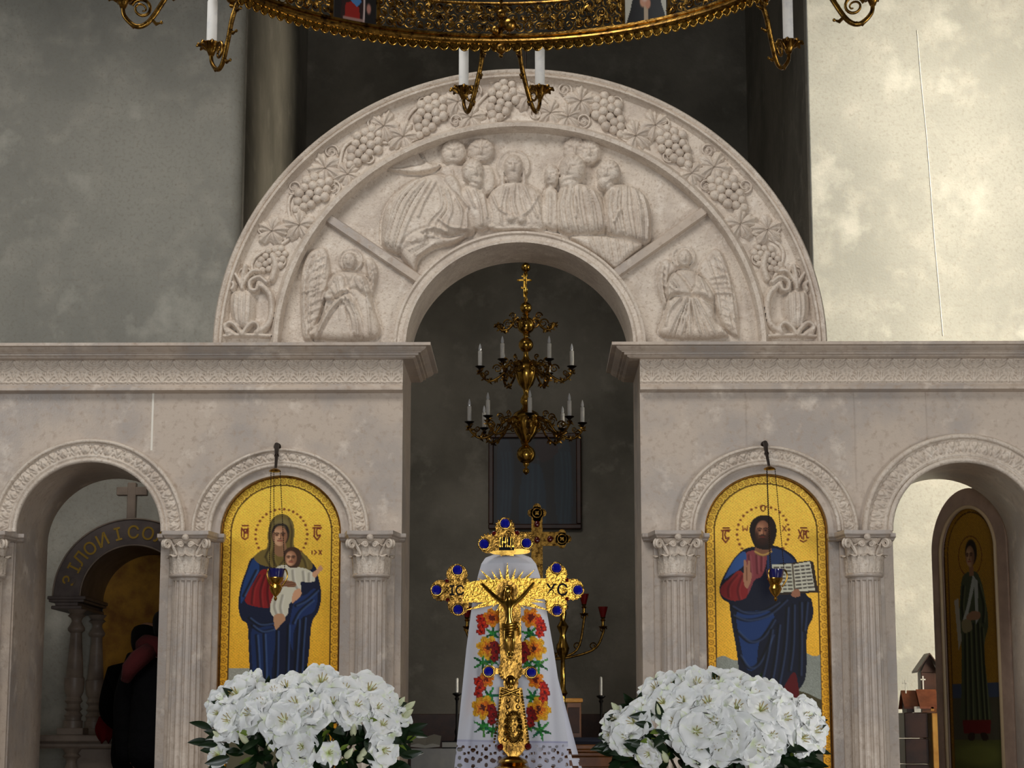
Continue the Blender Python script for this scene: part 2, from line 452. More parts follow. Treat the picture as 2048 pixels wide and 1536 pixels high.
# ---- archivolts with a carved leaf band
def arc_grid(cx, cz, k, rs, ys, nt, t0=0.0, t1=PI, hfun=None):
    t = np.linspace(t0, t1, nt); rs = np.array(rs); ys = np.array(ys)
    tt, rr = np.meshgrid(t, rs); yy = np.repeat(ys[:,None], nt, 1)
    if hfun is not None: yy = yy-hfun(tt, rr)
    return np.stack([cx+rr*np.cos(tt), yy, cz+k*rr*np.sin(tt)], -1).reshape(-1, 3), nt, len(rs)
def archivolt(side, key, r_in_px):
    cpx, ro_px, R_px, k = ARCHES[key]; cx = X(cpx, 1060); ro, Ro = r_in_px*px1, R_px*px1
    wd = Ro-ro
    rs = [ro, ro, ro+0.16*wd, ro+0.16*wd, ro+0.19*wd, ro+0.22*wd, ro+0.30*wd]
    ys = [0.001, -0.030, -0.033, -0.022, -0.020, -0.030, -0.030]
    nb = 26
    rb = np.linspace(ro+0.31*wd, ro+0.80*wd, nb)
    rs += list(rb); ys += [-0.022]*nb
    rs += [ro+0.82*wd, ro+0.83*wd, ro+0.90*wd, ro+0.96*wd, Ro, Ro]
    ys += [-0.030, -0.040, -0.045, -0.040, -0.028, 0.001]
    n_leaf = int(PI*(ro+0.55*wd)/(0.062))
    def hf(tt, rr):
        q = (rr-(ro+0.31*wd))/(0.49*wd); inb = (q > 0) & (q < 1)
        ph = tt/PI*n_leaf; fr = ph-np.floor(ph)-0.5; q2 = q-0.5
        alt = np.where(np.floor(ph) % 2 == 0, 1, -1)
        qq = q2*alt
        leaf = np.clip(1-((fr/(0.42*(1.0-0.75*np.abs(qq+0.1))))**2+(qq/0.5)**2), 0, 1)**0.5
        vein = 0.35*np.cos(np.clip(np.abs(fr)*14, 0, PI*4)+qq*9)
        curl = np.clip(1-(((np.abs(fr)-0.5)/0.16)**2+((qq-0.22)/0.2)**2), 0, 1)**0.5
        return np.where(inb, 0.012*np.maximum(leaf*(1+vein), curl), 0)
    pts, nu, nv = arc_grid(cx, ZS, k, rs, ys, 420, hfun=hf)
    grid_mesh('archivolt', pts, nu, nv, M['marble_carved'], screen[side])
archivolt('l', 'dl', 145); archivolt('l', 'il', 138); archivolt('r', 'ir', 140); archivolt('r', 'dr', 145)

# ================================================================ carved arch over the gate
CX = X(1039, 676); ra = (X(1650, 676)-X(427, 676))/2
KA = (Z(137, -0.06)-(ZT+0.0))/ra
sp = ra/611.0                                  # metres per pixel of radius
arch = empty('carved_arch', (CX, 0.1, ZT), 'large half-round marble arch carved with grapevine, over the central gate', 'arch')
def ring(name, prof, nt=200, m='marble_carved', hf=None, back=0.3):
    rs = [p[0]*sp for p in prof]; ys = [p[1] for p in prof]
    pts, nu, nv = arc_grid(CX, ZT, KA, rs, ys, nt, hfun=hf)
    return grid_mesh(name, pts, nu, nv, M[m], arch)
o = ring('outer_moulding', [(592, 0.02), (592, -0.05), (594, -0.062), (598, -0.065), (600, -0.05), (603, -0.062), (608, -0.066), (611, -0.055), (612, -0.02), (612, 0.30), (500, 0.30)])
o.data.set_sharp_from_angle(angle=R(40))
ring('vine_bed', [(478, 0.30), (478, -0.03), (482, -0.055), (490, -0.060), (494, -0.045), (496, -0.03), (500, -0.012), (520, -0.004), (545, -0.004), (570, -0.004), (585, -0.012), (592, -0.04)]).data.set_sharp_from_angle(angle=R(40))
ring('inner_moulding', [(225, 0.46), (225, 0.02), (227, -0.028), (232, -0.03), (236, -0.018), (244, -0.018), (247, -0.03), (252, -0.025), (253, 0.10)]).data.set_sharp_from_angle(angle=R(40))
ring('arch_back', [(225, 0.46), (612, 0.46), (612, 0.30)], m='marble')

def arc_pt(t, rpx, y):  return Vector((CX+rpx*sp*math.cos(t), y, ZT+KA*rpx*sp*math.sin(t)))
# radial ribs
for (a, b) in (((640, 424), (842, 560)), ((1419, 413), (1221, 553))):
    A, B = P(*a, -0.02), P(*b, -0.02); d = (B-A); d.y = 0; n = Vector((-d.z, 0, d.x)).normalized()*0.030
    q = [A+n, B+n, B-n, A-n]; q2 = [A+n*0.7, B+n*0.7, B-n*0.7, A-n*0.7]
    m = MB(); m.add([(p.x, 0.1, p.z) for p in q]+[(p.x, 0.005, p.z) for p in q]+[(p.x, -0.012, p.z) for p in q2],
        [(0,1,5,4),(1,2,6,5),(2,3,7,6),(3,0,4,7),(4,5,9,8),(5,6,10,9),(6,7,11,10),(7,4,8,11),(8,9,10,11)])
    m.build('radial_rib', M['marble'], arch)
# grapes and vine leaves in relief
def grape_cluster(seed):
    rnd = random.Random(seed); m = MB(); g = 9.3*sp
    rows = [1, 2, 3, 3, 4, 3, 2]
    for i, n in enumerate(rows):
        for j in range(n):
            x = (j-(n-1)/2)*g*1.75+rnd.uniform(-.15, .15)*g; z = (i-3)*g*1.5+rnd.uniform(-.12, .12)*g
            m.ball((x, -0.012-rnd.uniform(0, .35)*g*(1 if 0 < j < n-1 else 0.4), z), g*rnd.uniform(0.92, 1.1), 9, 7)
    return m.mesh('grape_cluster', 60)
def vine_leaf(seed):
    rnd = random.Random(seed); nth, nr = 72, 12; L = 45*sp
    pts = []
    for j in range(nr+1):
        for i in range(nth+1):
            th = 2*PI*i/nth; f = j/nr
            lob = 0.62+0.38*abs(math.cos(2.5*th))**0.8
            lob *= 1+0.07*math.cos(17*th+seed)
            r = L*f*lob
            vein = abs(math.cos(2.5*th))**18
            h = 0.020+0.022*math.sin(PI*min(f*1.1, 1))*(0.55+0.45*abs(math.cos(2.5*th)))+0.012*vein*(1-f*0.5)-0.010*(1-abs(math.cos(2.5*th)))*f
            h += 0.005*math.cos(15*th)*f
            if j == nr: h = -0.004
            pts.append((r*math.sin(th)*0.95, -h, r*math.cos(th)))
    return pts, nth+1, nr+1
LEAFM = []; GRAPEM = []
for s_ in (1, 2):
    g = grape_cluster(s_); g.materials.append(M['marble_carved']); GRAPEM.append(g)
    pts, nu, nv = vine_leaf(s_)
    o = grid_mesh('vine_leaf', pts, nu, nv, M['marble_carved'], arch, world=False); LEAFM.append(o.data); bpy.data.objects.remove(o)
def on_arch(name, me, deg, rpx, rot, sc=1.0, y=-0.004, flip=1):
    t = R(deg); o = link(name, me, arch)
    o.location = arc_pt(t, rpx, y)-WORLD[arch]; o.rotation_euler = (0, rot, 0); o.scale = (sc*flip, sc, sc)
    return o
for i, d in enumerate((20.5, 38.5, 54, 70, 86)):
    for sgn in ((1, -1) if d < 85 else (1,)):
        dd = 180-d if sgn > 0 else d
        on_arch('grape_cluster', GRAPEM[i % 2], dd, 540 if i else 536, sgn*R(62-d*0.5), 1.05 if i else 0.8)
for i, (d, rp, s1, rt) in enumerate(((27, 560, .8, 0), (31, 518, .85, 60), (45, 556, .85, 20), (47.5, 515, .7, 150), (60.5, 560, .8, 50), (63, 520, .85, 110), (77, 556, .85, 10), (79, 516, .75, 90), (92, 553, .8, 0), (97, 520, .7, 80))):
    for sgn in ((1, -1) if d < 90 else (1,)):
        dd = 180-d if sgn > 0 else d
        on_arch('vine_leaf', LEAFM[i % 2], dd, rp, sgn*(R(90-d)*-1+R(rt)), s1, flip=sgn)
# winding stem
for sgn in (1, -1):
    pts = []
    for i in range(161):
        d = 14+i*76/160; dd = 180-d if sgn > 0 else d
        pts.append(arc_pt(R(dd), 545+24*math.sin(R(d)*360/16.5/1.0*1.0+sgn*0.5), -0.010))
    MB().tube(pts, 0.011, 6).build('vine_stem', M['marble_carved'], arch, smooth=180)
    for q in range(14):            # tendrils
        d = 16+q*5.4; dd = 180-d if sgn > 0 else d; rp = 545+((-1)**q)*30
        c = arc_pt(R(dd), rp, -0.012); pt = []
        for i in range(26):
            a = i*0.42+q; r_ = 0.045*(1-i/30)
            pt.append(c+Vector((r_*math.cos(a), -0.004-0.012*i/26, r_*math.sin(a))))
        MB().tube(pt, [0.0075*(1-i/40) for i in range(26)], 5).build('tendril', M['marble_carved'], arch, smooth=180)

# ---- relief panels (heights in metres over pixel coordinates)
def relief(name, x0, x1, y0, y1, step, draw, ybase, mirror=False, clipf=None):
    nu = int((x1-x0)/step)+1; nv = int((y1-y0)/step)+1
    px_, py_ = np.meshgrid(np.linspace(x0, x1, nu), np.linspace(y0, y1, nv))
    a = Art(px_, py_); draw(a)
    c00, c10, c01, c11 = [np.array(P(xx, yy, ybase)) for yy in (y0, y1) for xx in (x0, x1)]
    u = ((px_-x0)/(x1-x0)).ravel()[:,None]; v = ((py_-y0)/(y1-y0)).ravel()[:,None]
    pts = (c00*(1-u)+c10*u)*(1-v)+(c01*(1-u)+c11*u)*v
    pts[:,1] = ybase-a.h*1.35
    keep = None
    if clipf is not None: keep = clipf(pts)
    return grid_mesh(name, pts, nu, nv, M['marble_carved'], arch, keep=keep)
def fine_folds(a, m, body, folds, fw, fh):
    for f in folds: a.ridge(f, fw*0.8, fh*1.15, clip=m)
    for f, g in zip(folds[:-1], folds[1:]):
        if len(f) != len(g) or abs(f[0][0]-g[0][0])+abs(f[0][1]-g[0][1]) > 40: continue
        for t in (0.33, 0.67): a.ridge([(p[0]*(1-t)+q[0]*t, p[1]*(1-t)+q[1]*t) for p, q in zip(f, g)], fw*0.5, fh*0.6, clip=m)
        a.ridge([(p[0]*.5+q[0]*.5, p[1]*.5+q[1]*.5) for p, q in zip(f, g)], fw*0.6, -fh*0.7, clip=m)
    o = spl(body, True); a.ridge(np.vstack([o, o[:1]]), 2.4, -0.009, curve=False)
def rr_of(pts): return np.sqrt((pts[:,0]-CX)**2+((pts[:,2]-ZT)/KA)**2)/sp
def supper(a):
    def fig(body, h, wd, folds, fw=2.6, fh=0.011, base=0.0):
        m = a.bump(body, h, wd, base=base); fine_folds(a, m, body, folds, fw, fh)
        return m
    def head(cx, cy, rx, ry, h, base=0.02, beard=0, hair=True, face=1, look=0):
        a.dome(cx, cy, rx, ry, h, base)
        if beard: a.dome(cx+look, cy+ry*0.75, rx*0.7, ry*0.6, h*0.8, base)
        if hair:
            for q in range(7):
                an = PI*(1.05+0.15*q); a.ridge([(cx+rx*.55*math.cos(an), cy+ry*.5*math.sin(an)), (cx+rx*1.0*math.cos(an), cy+ry*.95*math.sin(an))], 1.6, 0.006)
        if face:
            a.ridge([(cx+look, cy-ry*.1), (cx+look*1.3, cy+ry*.28)], 2.0, 0.010)
            for e in (-1, 1): a.ridge([(cx+look+e*rx*.2, cy-ry*.08), (cx+look+e*rx*.52, cy-ry*.08)], 1.8, -0.008)
            a.ridge([(cx+look-rx*.25, cy+ry*.48), (cx+look+rx*.25, cy+ry*.48)], 1.5, -0.006)
    # back row
    head(908, 308, 25, 27, 0.030, 0.012); head(963, 304, 27, 25, 0.030, 0.012); head(1150, 302, 24, 26, 0.026, 0.01); head(1178, 306, 24, 26, 0.030, 0.012)
    fig([(880, 338), (935, 332), (985, 335), (985, 390), (900, 400)], 0.025, 14, [[(905, 345), (915, 385)], [(960, 340), (965, 385)]])
    # halo + middle figure
    d = np.sqrt(((a.x-1027)/33)**2+((a.y-335)/33)**2)
    a.h = np.maximum(a.h, np.where(d < 1, 0.014, 0)); a.h = np.maximum(a.h, 0.020*np.clip(1-np.abs(d-0.95)/0.09, 0, 1)**0.5)
    fig([(1000, 372), (1030, 364), (1058, 372), (1085, 392), (1095, 430), (1090, 462), (975, 462), (968, 425), (978, 392)], 0.040, 20,
        [[(1012, 380), (1002, 420), (1005, 455)], [(1030, 375), (1028, 410), (1040, 450)], [(1050, 380), (1062, 410), (1075, 440)], [(985, 395), (1000, 425), (1030, 440)], [(1078, 395), (1060, 425), (1035, 442)], [(1070, 390), (1080, 430)]])
    head(1027, 338, 19, 25, 0.034, 0.022, beard=1)
    for e in (-1, 1): a.bump([(1027+e*17, 325), (1027+e*25, 345), (1027+e*27, 372), (1027+e*17, 372)], 0.026, 7)
    a.dome(1022, 443, 11, 8, 0.03, 0.03); a.dome(1043, 446, 10, 8, 0.03, 0.03)
    # left: cloth/wing flying back
    w = fig([(757, 333), (788, 346), (830, 352), (868, 345), (884, 330), (866, 330), (846, 318), (838, 302), (850, 326), (820, 334), (790, 338)], 0.022, 7, [[(770, 338), (830, 345), (870, 338)], [(842, 310), (858, 326), (880, 332)]], 2, 0.006)
    # left seated apostle (big, back to us)
    fig([(872, 350), (900, 362), (925, 392), (945, 425), (948, 470), (900, 478), (850, 492), (806, 512), (768, 497), (762, 470), (768, 425), (790, 390), (830, 362)], 0.052, 26,
        [[(835, 365), (800, 400), (780, 450), (772, 490)], [(850, 366), (815, 410), (795, 460), (785, 498)], [(862, 368), (838, 410), (815, 455), (800, 500)], [(872, 372), (850, 410), (838, 440)], [(880, 380), (885, 420), (860, 450), (850, 485)], [(895, 385), (905, 425), (895, 455), (900, 478)], [(912, 400), (925, 430), (920, 465)], [(935, 425), (935, 465)], [(880, 445), (900, 460), (940, 465)], [(845, 470), (870, 462), (895, 470)]], 2.6, 0.012)
    head(946, 348, 22, 26, 0.042, 0.03, beard=1, look=6)
    fig([(945, 372), (968, 385), (978, 410), (985, 440), (975, 462), (948, 462), (935, 430), (915, 400), (925, 380)], 0.045, 16, [[(950, 385), (962, 420), (965, 455)], [(935, 385), (950, 420)], [(968, 395), (975, 440)]])
    a.bump([(885, 362), (905, 352), (922, 372), (930, 398), (945, 418), (935, 425), (915, 402), (895, 385)], 0.056, 10)
    fig([(800, 505), (818, 478), (850, 462), (868, 470), (900, 476), (935, 470), (910, 490), (870, 500), (840, 520), (832, 545), (815, 532)], 0.040, 12, [[(825, 490), (850, 478), (880, 480)], [(820, 505), (850, 490)], [(835, 515), (870, 492)]], 2.2, 0.009)
    a.dome(842, 482, 14, 11, 0.03, 0.03)
    # right group
    head(1104, 356, 15, 24, 0.032, 0.02, look=-5)
    fig([(1092, 378), (1115, 382), (1122, 420), (1118, 462), (1092, 458), (1085, 420)], 0.035, 12, [[(1100, 390), (1100, 450)], [(1112, 392), (1112, 455)]])
    head(1145, 344, 27, 31, 0.044, 0.028, beard=1, look=-8)
    fig([(1125, 372), (1160, 368), (1195, 385), (1212, 420), (1215, 462), (1180, 474), (1120, 468), (1112, 430), (1115, 395)], 0.055, 24,
        [[(1130, 385), (1122, 420), (1128, 462)], [(1142, 380), (1138, 420), (1148, 468)], [(1156, 378), (1158, 420), (1168, 470)], [(1170, 380), (1182, 420), (1188, 468)], [(1186, 388), (1200, 425), (1205, 462)], [(1150, 400), (1152, 440)]], 2.6, 0.013)
    head(1217, 350, 24, 26, 0.040, 0.03, beard=1, look=-5)
    fig([(1212, 378), (1245, 370), (1280, 382), (1300, 415), (1303, 460), (1298, 492), (1262, 488), (1215, 472), (1208, 430)], 0.054, 24,
        [[(1222, 388), (1218, 425), (1222, 468)], [(1236, 382), (1232, 420), (1242, 470)], [(1252, 380), (1252, 420), (1262, 478)], [(1268, 384), (1278, 420), (1282, 482)], [(1285, 395), (1295, 440), (1294, 485)], [(1240, 425), (1228, 450)]], 2.6, 0.013)
    fig([(1140, 476), (1190, 474), (1240, 478), (1285, 492), (1262, 515), (1232, 540), (1200, 520), (1170, 500)], 0.038, 14, [[(1178, 480), (1188, 510)], [(1195, 478), (1205, 522)], [(1212, 480), (1220, 532)], [(1228, 482), (1236, 530)], [(1246, 484), (1250, 518)], [(1262, 490), (1266, 508)]], 2.3, 0.010)
    # table edge
    a.ridge([(955, 466), (1000, 462), (1045, 461), (1090, 464), (1130, 472), (1215, 476)], 3, 0.012)
    for cx in (985, 1010, 1060): a.dome(cx, 457, 8, 5, 0.02, 0.02)
    a.h += RNG.normal(0, 0.0006, a.h.size)
relief('supper_relief', 628, 1430, 246, 560, 2.0, supper, 0.045, clipf=lambda p: (rr_of(p) < 488) & (rr_of(p) > 240) & (p[:,2] > ZT-0.02))
def angel_r(a):
    def fig(body, h, wd, folds, fw=2.2, fh=0.010):
        m = a.bump(body, h, wd); fine_folds(a, m, body, folds, fw, fh)
    fig([(1355, 545), (1338, 520), (1322, 525), (1312, 560), (1318, 600), (1330, 620), (1345, 590)], 0.026, 8, [[(1325, 535), (1322, 570), (1330, 610)], [(1335, 530), (1332, 570), (1338, 600)]])
    fig([(1395, 548), (1412, 512), (1430, 498), (1448, 512), (1462, 550), (1474, 600), (1478, 640), (1478, 676), (1450, 660), (1425, 610)], 0.028, 10,
        [[(1425, 515), (1440, 545), (1448, 600), (1462, 660)], [(1438, 510), (1456, 560), (1468, 640)], [(1415, 525), (1430, 570), (1440, 630)], [(1420, 560), (1450, 555)], [(1428, 590), (1462, 590)]], 2.2, 0.009)
    d = np.sqrt(((a.x-1367)/24)**2+((a.y-516)/22)**2)
    a.h = np.maximum(a.h, np.where(d < 1, 0.012, 0)); a.h = np.maximum(a.h, 0.020*np.clip(1-np.abs(d-0.94)/0.1, 0, 1)**0.5)
    fig([(1350, 545), (1390, 545), (1412, 575), (1428, 600), (1430, 640), (1452, 676), (1325, 676), (1328, 630), (1335, 590)], 0.046, 18,
        [[(1378, 600), (1370, 640), (1360, 676)], [(1372, 600), (1350, 640), (1335, 676)], [(1382, 600), (1390, 640), (1402, 676)], [(1390, 600), (1412, 640), (1430, 674)], [(1360, 600), (1338, 625), (1330, 655)], [(1400, 600), (1428, 632), (1444, 668)], [(1376, 612), (1377, 676)]], 2.4, 0.013)
    fig([(1345, 548), (1362, 556), (1385, 590), (1378, 600), (1350, 595), (1335, 605), (1330, 580)], 0.054, 9, [[(1340, 560), (1355, 580)], [(1338, 580), (1358, 592)]])
    fig([(1392, 552), (1412, 566), (1428, 596), (1420, 608), (1395, 598), (1380, 590), (1390, 575)], 0.054, 9, [[(1400, 565), (1412, 596)], [(1392, 575), (1400, 592)]])
    a.ridge([(1335, 602), (1365, 594), (1395, 600), (1425, 610)], 2.6, -0.012)
    for q in range(9):
        y0 = 520+q*16; a.ridge([(1428+q*2.6, y0), (1442+q*3.2, y0+10), (1446+q*3.4, y0+26)], 1.6, 0.008); a.ridge([(1440+q*2.8, y0-8), (1454+q*2.4, y0+4), (1460+q*2.2, y0+20)], 1.6, -0.007)
    for q in range(5): a.ridge([(1318+q*3, 545+q*14), (1330+q*2, 552+q*14), (1338, 566+q*13)], 1.5, 0.007)
    a.dome(1368, 520, 14, 18, 0.034, 0.018)
    for q in range(8):
        an = PI*(1.0+q/7.0); a.ridge([(1368+7*math.cos(an), 516+8*math.sin(an)), (1368+15*math.cos(an), 518+17*math.sin(an))], 1.4, 0.006)
    a.ridge([(1364, 530), (1372, 530)], 1.4, -0.006); a.dome(1352, 588, 7, 5, 0.02, 0.045); a.dome(1405, 592, 8, 5, 0.02, 0.045)
    a.ridge([(1368, 518), (1367, 526)], 1.8, 0.008)
    for e in (-1, 1): a.ridge([(1368+e*4, 517), (1368+e*8, 517)], 1.6, -0.008)
    a.h += RNG.normal(0, 0.0005, a.h.size)
def angel_l(a):
    def fig(body, h, wd, folds, fw=2.2, fh=0.010):
        m = a.bump(body, h, wd); fine_folds(a, m, body, folds, fw, fh)
    fig([(628, 500), (652, 498), (662, 530), (660, 580), (640, 640), (628, 678), (606, 678), (600, 620), (602, 550), (612, 515)], 0.030, 10,
        [[(625, 515), (612, 560), (610, 620), (614, 672)], [(636, 512), (624, 560), (620, 620), (622, 672)], [(646, 512), (638, 560), (634, 610)], [(654, 515), (650, 560)], [(605, 590), (640, 580)]], 2.2, 0.009)
    fig([(730, 520), (748, 522), (758, 545), (752, 580), (745, 600), (735, 560)], 0.026, 8, [[(742, 530), (748, 560), (744, 590)], [(736, 530), (740, 560)]])
    d = np.sqrt(((a.x-702)/24)**2+((a.y-522)/23)**2)
    a.h = np.maximum(a.h, np.where(d < 1, 0.012, 0)); a.h = np.maximum(a.h, 0.020*np.clip(1-np.abs(d-0.94)/0.1, 0, 1)**0.5)
    fig([(680, 545), (720, 548), (742, 565), (748, 610), (755, 678), (625, 678), (640, 640), (652, 600), (660, 560)], 0.046, 18,
        [[(672, 560), (655, 600), (652, 630)], [(712, 560), (735, 600), (742, 672)], [(700, 600), (722, 640), (730, 676)], [(690, 610), (705, 640), (708, 676)], [(728, 570), (744, 620)]], 2.4, 0.012)
    fig([(690, 590), (712, 604), (725, 640), (728, 678), (710, 678), (700, 640), (688, 612), (668, 630), (650, 660), (640, 678), (628, 678), (650, 630)], 0.056, 10, [[(686, 602), (660, 630), (640, 668)], [(700, 606), (715, 640), (718, 674)], [(692, 598), (710, 615)]])
    fig([(672, 552), (690, 556), (695, 580), (680, 600), (660, 598), (645, 610), (648, 590), (662, 575)], 0.054, 9, [[(675, 560), (680, 590)], [(665, 580), (672, 596)]])
    fig([(715, 552), (735, 560), (744, 590), (735, 600), (715, 585), (698, 582), (702, 570)], 0.052, 9, [[(725, 562), (735, 590)], [(712, 565), (722, 585)]])
    for q in range(9):
        y0 = 516+q*17; a.ridge([(652-q*1.6, y0), (636-q*2.2, y0+10), (630-q*2.0, y0+28)], 1.6, 0.008); a.ridge([(640-q*2.0, y0-6), (622-q*1.2, y0+6), (614-q*.6, y0+24)], 1.6, -0.007)
    for q in range(5): a.ridge([(752-q*2, 538+q*12), (742, 546+q*12), (736, 558+q*11)], 1.5, 0.007)
    a.dome(700, 526, 14, 18, 0.034, 0.018)
    for q in range(8):
        an = PI*(1.0+q/7.0); a.ridge([(700+7*math.cos(an), 522+8*math.sin(an)), (700+15*math.cos(an), 524+17*math.sin(an))], 1.4, 0.006)
    a.ridge([(695, 537), (703, 537)], 1.4, -0.006); a.dome(660, 600, 9, 6, 0.02, 0.045); a.dome(690, 586, 8, 5, 0.02, 0.045)
    a.ridge([(699, 524), (698, 532)], 1.8, 0.008)
    for e in (-1, 1): a.ridge([(699+e*4, 523), (699+e*8, 523)], 1.6, -0.008)
    a.h += RNG.normal(0, 0.0005, a.h.size)
side_clip = lambda p: (rr_of(p) < 487) & (rr_of(p) > 240) & (p[:,2] > ZT-0.03)
relief('angel_relief', 545, 850, 400, 692, 2.0, angel_l, 0.030, clipf=lambda p: side_clip(p) & (p[:,2] < P(640, 424, 0).z+(p[:,0]-P(640, 424, 0).x)*((P(842, 560, 0).z-P(640, 424, 0).z)/(P(842, 560, 0).x-P(640, 424, 0).x))))
relief('angel_relief', 1215, 1530, 395, 692, 2.0, angel_r, 0.030, clipf=lambda p: side_clip(p) & (p[:,2] < P(1419, 413, 0).z+(p[:,0]-P(1419, 413, 0).x)*((P(1221, 553, 0).z-P(1419, 413, 0).z)/(P(1221, 553, 0).x-P(1419, 413, 0).x))))
def vase(a, mx=lambda x: x):
    def q(l): return [(mx(x), y) for x, y in l]
    a.bump(q([(462, 590), (475, 582), (500, 582), (512, 600), (512, 632), (500, 655), (482, 660), (466, 645), (460, 615)]), 0.045, 22)
    for k in range(4): a.ridge(q([(474+k*9, 590), (472+k*9.5, 625), (478+k*6, 655)]), 2.4, 0.010)
    a.roll(q([(452, 575), (444, 600), (442, 630), (450, 655), (468, 670)]), 7, 0.040)
    a.roll(q([(520, 570), (540, 590), (545, 620), (538, 650), (515, 668)]), 8, 0.042)
    a.roll(q([(452, 575), (460, 565), (470, 572), (466, 582)]), 6, 0.045)
    a.roll(q([(535, 568), (520, 558), (503, 566), (503, 582), (514, 584), (518, 575)]), 6, 0.050)
    for sx in (-1, 1):
        a.roll(q([(486, 672), (486+sx*12, 655), (486+sx*24, 648), (486+sx*34, 656), (486+sx*30, 668)]), 6, 0.046)
        a.roll(q([(486, 580), (486+sx*8, 560), (486+sx*20, 545), (486+sx*34, 545)]), 5, 0.040)
    a.roll(q([(486, 580), (488, 555), (492, 535)]), 6, 0.045)
    a.roll(q([(440, 675), (486, 672), (545, 674)]), 5, 0.035)
    a.roll(q([(545, 560), (552, 535), (548, 515)]), 8, 0.035)
    a.roll(q([(450, 560), (462, 535), (480, 520)]), 6, 0.035)
vclip = lambda p: (rr_of(p) < 594) & (rr_of(p) > 494) & (p[:,2] > ZT-0.02)
relief('acanthus_vase', 425, 580, 505, 690, 2.0, vase, 0.0, clipf=vclip)
relief('acanthus_vase', 1500, 1655, 505, 690, 2.0, lambda a: vase(a, lambda x: 2078-x), 0.0, clipf=vclip)

# crack in the plaster of the right wall
crk = [P(1834, 60, YW-0.001), P(1842, 160, YW-0.001), P(1852, 260, YW-0.001), P(1860, 360, YW-0.001), P(1868, 470, YW-0.001), P(1878, 580, YW-0.001), P(1886, 672, YW-0.001)]
wr = bpy.data.objects['wall_right']
MB().tube([Vector(p) for p in spl([tuple(c) for c in crk], n=4)], 0.0025, 5).build('plaster_seam', M['joint'], wr, smooth=180)
